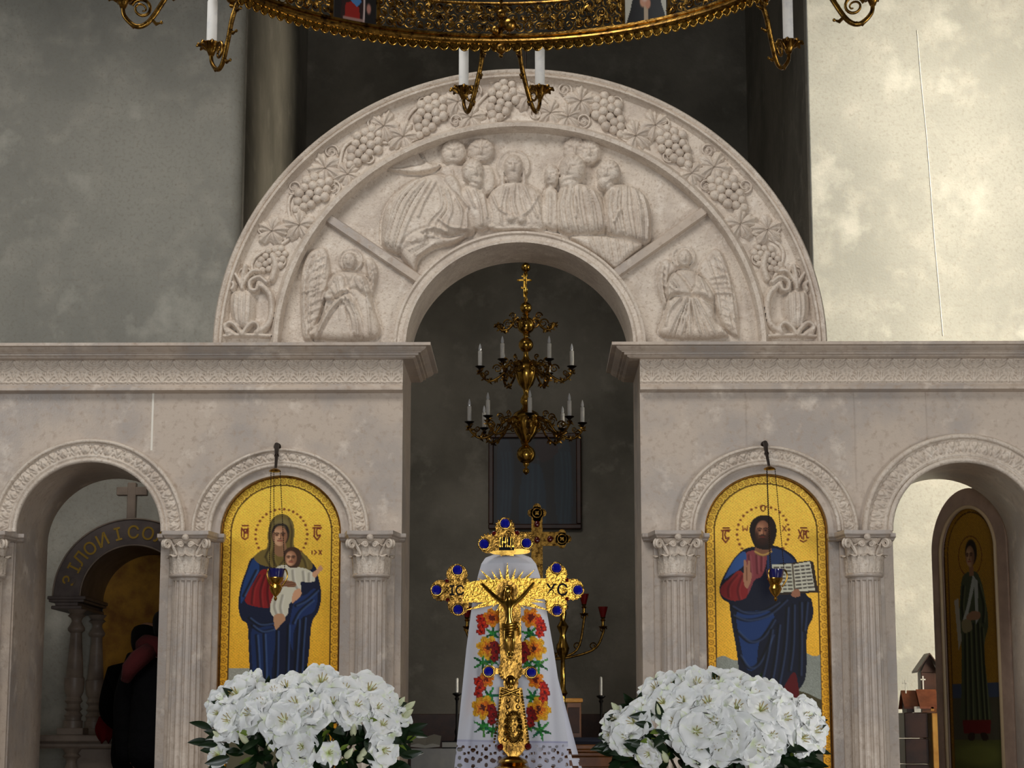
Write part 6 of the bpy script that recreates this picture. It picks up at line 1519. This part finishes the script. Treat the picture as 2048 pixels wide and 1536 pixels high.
# gilt candle pole and little wooden shrine box right of the towel
YG = 3.72
cg = P(1126, 1400, YG); gp = empty('candle_pole', (cg.x, YG, zA), 'tall turned gilt candle pole on the altar just right of the towel', 'candle pole')
h = Z(1215, YG)-zA
MB().lathe([(0.06, 0), (0.06, 0.02), (0.03, 0.05), (0.04, 0.08), (0.02, 0.11), (0.02, h*0.35), (0.036, h*0.37), (0.02, h*0.40), (0.016, h*0.62), (0.04, h*0.66), (0.05, h*0.70), (0.03, h*0.75), (0.02, h*0.8), (0.045, h*0.86), (0.018, h*0.9), (0.03, h*0.96), (0.012, h)], 20, (cg.x, YG, zA)).build('pole', M['gold'], gp)
MB().lathe([(0.014, h), (0.014, h+0.10), (0.002, h+0.108)], 12, (cg.x, YG, zA)).build('candle', M['candle'], gp)
x0, x1 = X(1133, 1440, YA+0.3), X(1162, 1440, YA+0.3); bx = empty('wooden_casket', ((x0+x1)/2, YA+0.3, zA), 'small upright brown wooden casket on the altar beside the towel', 'casket')
MB().box(x0, x1, YA+0.22, YA+0.36, zA, Z(1405, YA+0.3), 0.004).build('box', M['wood'], bx); MB().box(x0-0.012, x1+0.012, YA+0.208, YA+0.372, Z(1405, YA+0.3), Z(1397, YA+0.3), 0.004).build('lid', M['wood_yellow'], bx); MB().box(x0+0.012, x1-0.012, YA+0.216, YA+0.222, zA+0.08, Z(1415, YA+0.3), 0.003).build('door', M['wood_dark'], bx)

# ================================================================ left doorway: side altar under a stone canopy
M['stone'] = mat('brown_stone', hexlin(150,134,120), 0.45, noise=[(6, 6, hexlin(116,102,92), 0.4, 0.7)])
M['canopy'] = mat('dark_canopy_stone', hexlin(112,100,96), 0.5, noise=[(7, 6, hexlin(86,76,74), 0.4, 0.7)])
M['gold_letter'] = mat('gold_letter', hexlin(196,160,70), 0.35, 0.7)
M['niche_gold'] = mat('niche_gold', hexlin(176,126,36), 0.45, 0.5, noise=[(8, 4, hexlin(130,84,24), 0.4, 0.7)])
YP, YP2 = 1.70, 2.46
def C1(px, py, Y=YP): return P(px, py, Y)
cc = C1(265, 1192); sP = PXW(YP, 1150)
can = empty('stone_canopy', (cc.x, YP, 0.6), 'arched stone canopy with gold lettering over a side altar, seen through the left doorway', 'canopy')
Ro, Ri = 161*sP, 104*sP
arcp = [(cc.x+Ro*math.cos(PI*i/48), cc.z+Ro*0.97*math.sin(PI*i/48)) for i in range(49)]+[(cc.x-Ri*math.cos(PI*i/48), cc.z+Ri*0.97*math.sin(PI*i/48)) for i in range(49)]
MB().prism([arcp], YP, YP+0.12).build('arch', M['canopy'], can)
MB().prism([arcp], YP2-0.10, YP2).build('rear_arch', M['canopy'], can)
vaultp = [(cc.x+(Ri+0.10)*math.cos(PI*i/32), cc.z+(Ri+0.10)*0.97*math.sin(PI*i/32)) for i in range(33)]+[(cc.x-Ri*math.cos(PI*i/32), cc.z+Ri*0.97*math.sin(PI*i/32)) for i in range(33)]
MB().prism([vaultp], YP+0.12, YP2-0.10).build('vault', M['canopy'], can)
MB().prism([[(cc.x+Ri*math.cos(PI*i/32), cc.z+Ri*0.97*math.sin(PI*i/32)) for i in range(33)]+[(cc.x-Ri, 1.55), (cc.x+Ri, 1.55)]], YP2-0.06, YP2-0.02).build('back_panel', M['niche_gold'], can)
rimp = [Vector((cc.x+(Ri+0.004)*math.cos(PI*i/48), YP-0.002, cc.z+(Ri+0.004)*0.97*math.sin(PI*i/48))) for i in range(49)]; MB().tube(rimp, 0.006, 6).build('arch_bead', M['stone'], can, smooth=180)
rimp = [Vector((cc.x+(Ro-0.004)*math.cos(PI*i/48), YP-0.002, cc.z+(Ro-0.004)*0.97*math.sin(PI*i/48))) for i in range(49)]; MB().tube(rimp, 0.006, 6).build('arch_bead', M['stone'], can, smooth=180)
for ltr, deg in zip('ЗІЛОИ І СОЛ'.replace(' ', ''), (166, 154, 144, 132, 119, 104.5, 91, 78, 66)):
    t = R(deg); rm = 130*sP
    text('letter', ltr, 0.115, (cc.x+rm*math.cos(t), YP-0.003, cc.z+rm*0.97*math.sin(t)), M['gold_letter'], can, rot=(PI/2, PI/2-t, 0) if False else (PI/2, -(t-PI/2), 0), depth=0.002)
zb0 = C1(147, 1470).z                       # table top
def baluster(x, y, z0, z1, par):
    hh = z1-z0; k = hh/1.0
    pr = [(0.060, 0), (0.060, 0.06), (0.050, 0.065), (0.050, 0.09), (0.058, 0.105), (0.050, 0.12), (0.040, 0.14), (0.056, 0.16), (0.044, 0.175), (0.040, 0.20), (0.056, 0.225), (0.050, 0.24), (0.044, 0.26), (0.058, 0.30), (0.062, 0.36), (0.062, 0.42), (0.054, 0.43), (0.050, 0.52), (0.042, 0.66), (0.036, 0.78), (0.036, 0.80), (0.052, 0.82), (0.054, 0.84), (0.040, 0.87), (0.030, 0.90), (0.036, 0.925), (0.056, 0.945), (0.040, 0.965), (0.050, 0.98), (0.060, 1.0)]
    return MB().lathe([(r*1.04, z*hh) for r, z in pr], 28, (x, y, z0)).build('baluster', M['stone'], par, smooth=45)
xb_ = C1(147, 1300).x; ztop = C1(147, 1218).z
for sx in (1, -1):
    xx = cc.x-sx*(cc.x-xb_)
    for yy in (YP+0.06, YP2-0.06):
        baluster(xx, yy, zb0+0.045, ztop, can)
        MB().box(xx-0.085, xx+0.085, yy-0.085, yy+0.085, zb0, zb0+0.045, 0.004).build('plinth', M['stone'], can)
    cb = cc.x-sx*132*sP
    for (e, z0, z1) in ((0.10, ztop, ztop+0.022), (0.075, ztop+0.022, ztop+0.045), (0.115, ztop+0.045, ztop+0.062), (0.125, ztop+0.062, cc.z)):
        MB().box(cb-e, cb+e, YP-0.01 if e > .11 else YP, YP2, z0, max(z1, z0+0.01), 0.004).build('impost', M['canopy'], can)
MB().box(cc.x-0.66, cc.x+0.66, YP-0.06, YP2+0.02, zb0-0.045, zb0, 0.008).build('table_slab', M['stone'], can)
MB().box(cc.x-0.58, cc.x+0.58, YP-0.02, YP2, zb0-0.085, zb0-0.045, 0.012).build('slab_moulding', M['stone'], can)
for sx in (1, -1):
    xx = cc.x-sx*(cc.x-xb_); baluster(xx, YP+0.06, 0.6, zb0-0.085, can)
MB().box(cc.x-0.40, cc.x+0.40, YP+0.10, YP2-0.05, 0.6, zb0-0.085, 0.006).build('pedestal', M['stone'], can)
# cross standing on the canopy
k0 = C1(263, 1040, YP+0.06)
kk = empty('stone_cross', (k0.x, YP+0.06, k0.z), 'grey stone cross standing on top of the canopy with lettering', 'cross')
zt_ = C1(263, 966, YP+0.06).z
MB().box(k0.x-0.028, k0.x+0.028, YP+0.03, YP+0.09, k0.z-0.01, zt_, 0.004).build('upright', M['stone'], kk); zm = C1(263, 983, YP+0.06).z
MB().box(k0.x-0.10, k0.x+0.10, YP+0.032, YP+0.088, zm-0.028, zm+0.028, 0.004).build('arm', M['stone'], kk)
# red cloth on the slab corner
rc = C1(211, 1455, YP-0.05); nu, nv = 14, 14
uu, vv = np.meshgrid(np.linspace(-1, 1, nu), np.linspace(0, 1, nv))
pts = np.stack([(rc.x+0.055*uu*(0.6+0.5*np.sin(PI*vv))).ravel(), (YP-0.075-0.02*np.cos(uu*4)*vv-0.015*np.sin(PI*vv)).ravel(), (rc.z+0.06-0.15*vv+0.012*np.sin(uu*6)).ravel()], 1)
M['red_cloth'] = mat('red_cloth', hexlin(84,8,10), 0.9, spec=0.1)
o = grid_mesh('red_cloth', pts, nu, nv, M['red_cloth']); tag(o, 'small red cloth hanging over the edge of the stone side altar', 'cloth')
so = o.modifiers.new('thick', 'SOLIDIFY'); so.thickness = 0.008

# ---- people at the side altar, seen from behind
M['skin'] = mat('skin', hexlin(196,148,120), 0.55)
M['jacket'] = mat('quilted_jacket', hexlin(7,7,9), 0.85, spec=0.1, bump=(18, 2, 0.6, 0.02))
M['black_dress'] = mat('black_coat', hexlin(5,5,6), 0.95, spec=0.1)
M['scarf_red'] = mat('red_scarf', hexlin(72,9,12), 0.95, bump=(90, 3, 0.5, 0.006))
M['hair_dark'] = mat('dark_hair', hexlin(9,7,6), 0.7, spec=0.2)
def person(x, y, height, label, coat, scarf, facing=0.0, lean=0.06, wide=1.0, reach=1.0):
    dz = (1-reach)*0.22
    root = empty('person', (x, y, 0.6), label, 'person'); s_ = height/1.75
    def j(px, py, pz, r):
        v_ = Matrix.Rotation(facing, 3, 'Z') @ Vector((px, py, pz)); r = r if isinstance(r, tuple) else (r, r)
        return (x+v_.x*s_, y+v_.y*s_, 0.6+pz*s_, (r[0]*s_, r[1]*s_))
    L = lean
    jn = [j(0, 0, 0.95, (.15, .11)), j(0, L*.3, 1.12, (.13, .10)), j(0, L*.7, 1.30, (.16, .11)), j(0, L, 1.44, (.10, .08)), j(0, L*1.15, 1.51, .055), j(0, L*1.5+.01, 1.60, (.075, .09)), j(0, L*1.5+.01, 1.69, (.075, .09)), j(0, L*1.4, 1.74, .05)]
    ed = [(i, i+1) for i in range(7)]
    for sx in (-1, 1):
        b = len(jn)
        jn += [j(sx*.17, L, 1.42, .06), j(sx*.23, L+.02, 1.16, .045), j(sx*(.17+.06*(1-reach)), L+.22*reach, 1.05-dz, .035), j(sx*(.12+.10*(1-reach)), L+.30*reach, 1.07-dz*1.4, (.04, .018))]; ed += [(3, b), (b, b+1), (b+1, b+2), (b+2, b+3)]
        for f in range(4):
            c = len(jn); w0 = .10*(1-reach); jn += [j(sx*(.10-.012*f+w0), L+.345*reach, 1.09-.018*f-dz*1.6, .010), j(sx*(.085-.012*f+w0), L+.385*reach, 1.085-.018*f-dz*1.75, .009), j(sx*(.072-.010*f+w0), L+.405*reach, 1.075-.018*f-dz*1.85, .008)]; ed += [(b+3, c), (c, c+1), (c+1, c+2)]
        c = len(jn); jn += [j(sx*(.085+.1*(1-reach)), L+.30*reach, 1.11-dz*1.5, .011), j(sx*(.07+.1*(1-reach)), L+.325*reach, 1.13-dz*1.7, .009)]; ed += [(b+3, c), (c, c+1)]
        b = len(jn); jn += [j(sx*.09, 0, .86, .09), j(sx*.10, .02, .48, .06), j(sx*.10, -.02, .09, .042), j(sx*.10, .12, .03, (.04, .03))]; ed += [(0, b), (b, b+1), (b+1, b+2), (b+2, b+3)]
    jn.append(j(0, L*1.5+.105, 1.63, .015)); ed.append((5, len(jn)-1))
    skin_mesh('body', jn, ed, M['skin'], root, sub=2)
    w_ = wide
    jc = [j(0, 0, .72, (.22*w_, .17)), j(0, 0, .95, (.21*w_, .16)), j(0, L*.5, 1.2, (.20*w_, .155)), j(0, L*.9, 1.38, (.19*w_, .14)), j(0, L*1.1, 1.49, (.075, .07))]; ec = [(0, 1), (1, 2), (2, 3), (3, 4)]
    for sx in (-1, 1):
        b = len(jc); jc += [j(sx*.19, L, 1.40, .085), j(sx*.25, L+.02, 1.16, .072), j(sx*(.18+.06*(1-reach)), L+.19*reach, 1.05-dz*1.45, .055)]; ec += [(3, b), (b, b+1), (b+1, b+2)]
    skin_mesh('coat', jc, ec, coat, root, sub=2)
    jt = [j(0, 0, .80, (.17, .13))]; et = []
    for sx in (-1, 1): b = len(jt); jt += [j(sx*.10, .01, .5, .085), j(sx*.10, -.01, .10, .07)]; et += [(0, b), (b, b+1)]
    skin_mesh('trousers', jt, et, M['black_dress'], root, sub=1)
    skin_mesh('hair', [j(0, L*1.5+.005, 1.715, (.108, .122)), j(0, L*1.5-.03, 1.63, (.100, .090)), j(0, L*1.2-.04, 1.52, (.085, .06))], [(0, 1), (1, 2)], M['hair_dark'], root, sub=2)
    for sx in (-1, 1): skin_mesh('shoe', [j(sx*.10, -.05, .035, .045), j(sx*.10, .13, .03, (.045, .032))], [(0, 1)], M['black'], root, sub=1)
    if scarf:
        n = 26; pts = []
        ring_ = [j(.135*math.cos(2*PI*i/n), L+.02+.115*math.sin(2*PI*i/n), 1.485+.025*math.sin(2*PI*i/n*2+.5), .01)[:3] for i in range(n)]
        MB().tube(ring_, [0.060*s_]*n, 8, closed=True).build('scarf', M['scarf_red'], root, smooth=180)
        q = [j(-.10, L-.10, 1.47, .01)[:3], j(-.16, L-.15, 1.42, .01)[:3], j(-.21, L-.15, 1.36, .01)[:3], j(-.235, L-.12, 1.29, .01)[:3]]
        MB().tube(q, [0.055, 0.060, 0.052, 0.030], 8).build('scarf_end', M['scarf_red'], root, smooth=180)
    return root
Y1, Y2 = 1.02, 1.42
pa = P(336, 1218, Y1); person(pa.x, Y1, pa.z-0.6+0.03, 'person in a dark quilted jacket and red scarf, half hidden by the left doorway column', M['jacket'], True, R(8), wide=1.12, reach=0.2)
pb = P(284, 1240, Y2); person(pb.x, Y2, pb.z-0.6, 'person dressed all in black, standing at the side altar behind the left doorway', M['black_dress'], False, R(-10), wide=0.9)

# ================================================================ right doorway: open door leaf with an icon, wooden church model
M['door_stone'] = mat('door_panel', hexlin(178,154,138), 0.45, noise=[(5, 6, hexlin(150,128,116), 0.4, 0.7)])
M['door_trim'] = mat('door_trim', hexlin(206,184,148), 0.5)
cxd, rd_, _, kd = ARCHES['dr']; cd_ = X(cxd, 1060); rd_ = rd_*px1
th = R(68); hx, hy = cd_+rd_-0.01, T+0.02; W_ = 2*rd_-0.02
leaf = empty('door_leaf', (hx, hy, 0.62), 'arched door leaf swung inward in the right doorway, bearing an icon of a young deacon', 'door')
leaf.rotation_euler = (0, 0, -th)
# local frame: x from -W (free edge) to 0 (hinge), front face y = 0 towards -y, z up from 0.62
zs_ = ZS-0.62; hw = W_/2
out = [(-W_, 0), (0, 0)]+[(-hw+hw*math.cos(PI*i/32), zs_+kd*hw*math.sin(PI*i/32)) for i in range(33)]
ri = hw*0.74
inn = [(-hw+ri*math.cos(PI*i/32), zs_-0.02+kd*ri*math.sin(PI*i/32)) for i in range(33)]+[(-hw-ri, 0.55), (-hw+ri, 0.55)]
MB().prism([out, inn], 0.0, 0.05).build('leaf_frame', M['door_stone'], leaf, world=False)
MB().tube([(p[0], -0.004, p[1]) for p in inn], 0.012, 6, closed=True).build('icon_moulding', M['door_trim'], leaf, smooth=180, world=False)
def draw_deacon(a):
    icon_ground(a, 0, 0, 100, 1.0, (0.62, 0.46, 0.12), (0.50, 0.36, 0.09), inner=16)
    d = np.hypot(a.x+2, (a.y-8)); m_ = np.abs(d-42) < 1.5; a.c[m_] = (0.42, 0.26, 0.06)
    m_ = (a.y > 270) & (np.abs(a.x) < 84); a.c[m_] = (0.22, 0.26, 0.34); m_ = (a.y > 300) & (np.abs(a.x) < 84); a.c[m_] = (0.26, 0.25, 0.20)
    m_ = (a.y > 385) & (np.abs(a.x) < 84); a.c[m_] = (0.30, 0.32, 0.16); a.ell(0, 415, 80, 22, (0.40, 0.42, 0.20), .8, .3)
    g = (0.24, 0.27, 0.19)
    b = a.fill([(-14, 40), (-34, 52), (-44, 90), (-50, 150), (-46, 200), (-52, 290), (-55, 350), (48, 350), (44, 290), (36, 200), (54, 150), (44, 90), (30, 54), (12, 40)], g)
    folds(a, b, [[(-30, 150), (-34, 250), (-38, 345)], [(-15, 150), (-16, 250), (-18, 345)], [(2, 150), (2, 250), (4, 345)], [(18, 150), (20, 250), (24, 345)], [(30, 160), (34, 250), (38, 345)], [(-30, 70), (-38, 110), (-34, 140)], [(26, 70), (40, 110), (36, 145)]], (0.07, 0.09, 0.06), (0.44, 0.46, 0.32), 4, .7)
    a.fill([(6, 46), (16, 56), (-18, 130), (-34, 150), (-38, 140), (-20, 110)], (0.62, 0.64, 0.62), False); a.fill([(8, 52), (22, 60), (20, 140), (10, 150)], (0.60, 0.62, 0.60), False)
    a.fill([(-66, 96), (-50, 92), (-44, 180), (-56, 200)], (0.60, 0.58, 0.52), False)
    a.fill([(-52, 345), (50, 345), (46, 372), (-48, 372)], (0.36, 0.07, 0.08), False)
    a.fill([(-22, 130), (0, 122), (26, 126), (24, 138), (0, 140), (-20, 142)], (0.56, 0.42, 0.32)); a.fill([(-40, 140), (-10, 140), (-6, 160), (-36, 164)], (0.50, 0.46, 0.34))
    a.fill([(-30, 372), (-10, 372), (-14, 386), (-34, 384)], (0.14, 0.09, 0.07)); a.fill([(12, 372), (32, 372), (38, 384), (18, 386)], (0.14, 0.09, 0.07))
    a.fill([(-8, 28), (8, 28), (10, 48), (-8, 48)], (0.52, 0.38, 0.28), False)
    a.ell(2, 0, 21, 27, (0.12, 0.08, 0.06), 1, .08); face(a, -2, 8, 16, 22, (0.66, 0.52, 0.40), (0.34, 0.22, 0.15), turn=-3)
nu = 110; zb_, zt2 = 0.55, zs_-0.02+kd*ri; nv = int(nu*(zt2-zb_)/(2*ri)); xs, zs2 = np.meshgrid(np.linspace(-hw-ri, -hw+ri, nu), np.linspace(zt2, zb_, nv))
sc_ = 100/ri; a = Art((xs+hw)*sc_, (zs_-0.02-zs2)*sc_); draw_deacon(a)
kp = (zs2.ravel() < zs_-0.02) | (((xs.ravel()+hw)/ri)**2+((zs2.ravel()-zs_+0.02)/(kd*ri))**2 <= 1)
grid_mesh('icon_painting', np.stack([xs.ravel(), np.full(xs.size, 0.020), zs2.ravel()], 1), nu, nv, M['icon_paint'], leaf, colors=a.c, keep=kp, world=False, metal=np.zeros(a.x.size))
MB().prism([inn], 0.022, 0.045).build('icon_board', M['wood_dark'], leaf, world=False)
for z in (0.4, 1.4): MB().lathe([(0.012, 0), (0.012, 0.10)], 10, (0.006, 0.03, z)).build('hinge', M['dark_metal'], leaf, world=False)

YH = 1.75
def H(px, py, dy=0): return P(px, py, YH+dy)
wc = empty('wooden_church_model', (H(1838, 1500).x, YH, 0.6), 'carved wooden church model with pitched roofs, seen low in the right doorway', 'model')
def gable(x0, x1, r0, r1, r2, y0, y1, wallm, roofm, base_z, nm):
    """body from base_z to eaves row r2, roof ridge row r0, eaves row r1; ridge along X"""
    X0, X1 = H(x0, r1).x, H(x1, r1).x; ze, zr = H(x0, r1).z, H(x0, r0).z; ym = (y0+y1)/2
    MB().prism([[(YH+y0, base_z), (YH+y1, base_z), (YH+y1, ze), (YH+ym, zr-0.01), (YH+y0, ze)]], X0+0.012, X1-0.012, 'yz').build(nm+'_walls', wallm, wc)
    ov = 0.025; t_ = 0.014
    for sd, ya in ((-1, y0-ov), (1, y1+ov)):
        sl = (zr-ze)/(ym-y0); zl = ze-sl*ov
        MB().prism([[(YH+ya, zl), (YH+ya, zl+t_), (YH+ym, zr+t_), (YH+ym, zr)]], X0-0.008, X1+0.008, 'yz').build(nm+'_roof', roofm, wc)
zb_ = Z(1425, YH, 1838)
gable(1806, 1830, 1385, 1410, 1412, -0.06, 0.10, M['wood_dark'], M['wood_red'], zb_, 'porch')
gable(1835, 1870, 1383, 1411, 1412, -0.10, 0.10, M['wood'], M['wood_red'], zb_, 'nave')
X0, X1 = H(1850, 1345).x, H(1884, 1345).x
MB().box(X0, X1, YH+0.14, YH+0.26, zb_-0.3, Z(1342, YH, 1860), 0.003).build('tower', M['wood_dark'], wc)
zr, ze = Z(1308, YH, 1860), Z(1344, YH, 1860); xm = (X0+X1)/2
for (a_, b_) in ((X0-0.03, xm), (X1+0.03, xm)): MB().prism([[(a_, ze), (a_, ze+0.012), (b_, zr+0.012), (b_, zr)]], YH+0.10, YH+0.30).build('tower_roof', M['wood_dark'], wc)
MB().prism([[(X0, ze), (X1, ze), (xm, zr)]], YH+0.14, YH+0.26).build('tower_gable', M['wood_dark'], wc)
q0, q1 = H(1826, 1413, -0.08), H(1840, 1425, -0.08); MB().box(q0.x, q1.x, YH-0.115, YH-0.105, q1.z, q0.z, 0.002).build('window_pane', M['paper'], wc)
q0, q1 = H(1861, 1413, -0.12), H(1868, 1422, -0.12); MB().box(q0.x, q1.x, YH-0.125, YH-0.118, q1.z, q0.z, 0.002).build('window_pane', M['wood_yellow'], wc)
for (px, r0, r1, s_) in ((1812, 1360, 1384, 0.020), (1847, 1352, 1383, 0.016)):
    c = H(px, r1); m = MB().box(c.x-0.004, c.x+0.004, YH+0.0, YH+0.008, c.z-0.01, H(px, r0).z); zc_ = H(px, r0+7).z; m.box(c.x-s_, c.x+s_, YH+0.0, YH+0.008, zc_-0.004, zc_+0.004); m.build('roof_cross', M['paper'], wc)
X0, X1 = H(1805, 1500).x, H(1852, 1500).x
n_ = 7; zz0 = 0.6
for i in range(n_):
    za = zz0+(zb_-zz0)*i/n_; MB().box(X0, X1, YH-0.10+0.002*(i % 2), YH+0.12, za+0.002, zz0+(zb_-zz0)*(i+1)/n_-0.002, 0.004).build('board', M['wood_dark'], wc)
X0, X1 = H(1858, 1480).x, H(1873, 1480).x; MB().box(X0, X1, YH-0.12, YH+0.10, 0.6, zb_-0.005, 0.004).build('corner_post', M['wood_yellow'], wc)
X0, X1 = H(1876, 1480).x, H(1900, 1480).x; M['green_paint'] = mat('green_paint', hexlin(160,160,60), 0.6); MB().box(X0, X1, YH-0.10, YH+0.12, 0.6, zb_-0.03, 0.004).build('side_panel', M['green_paint'], wc)
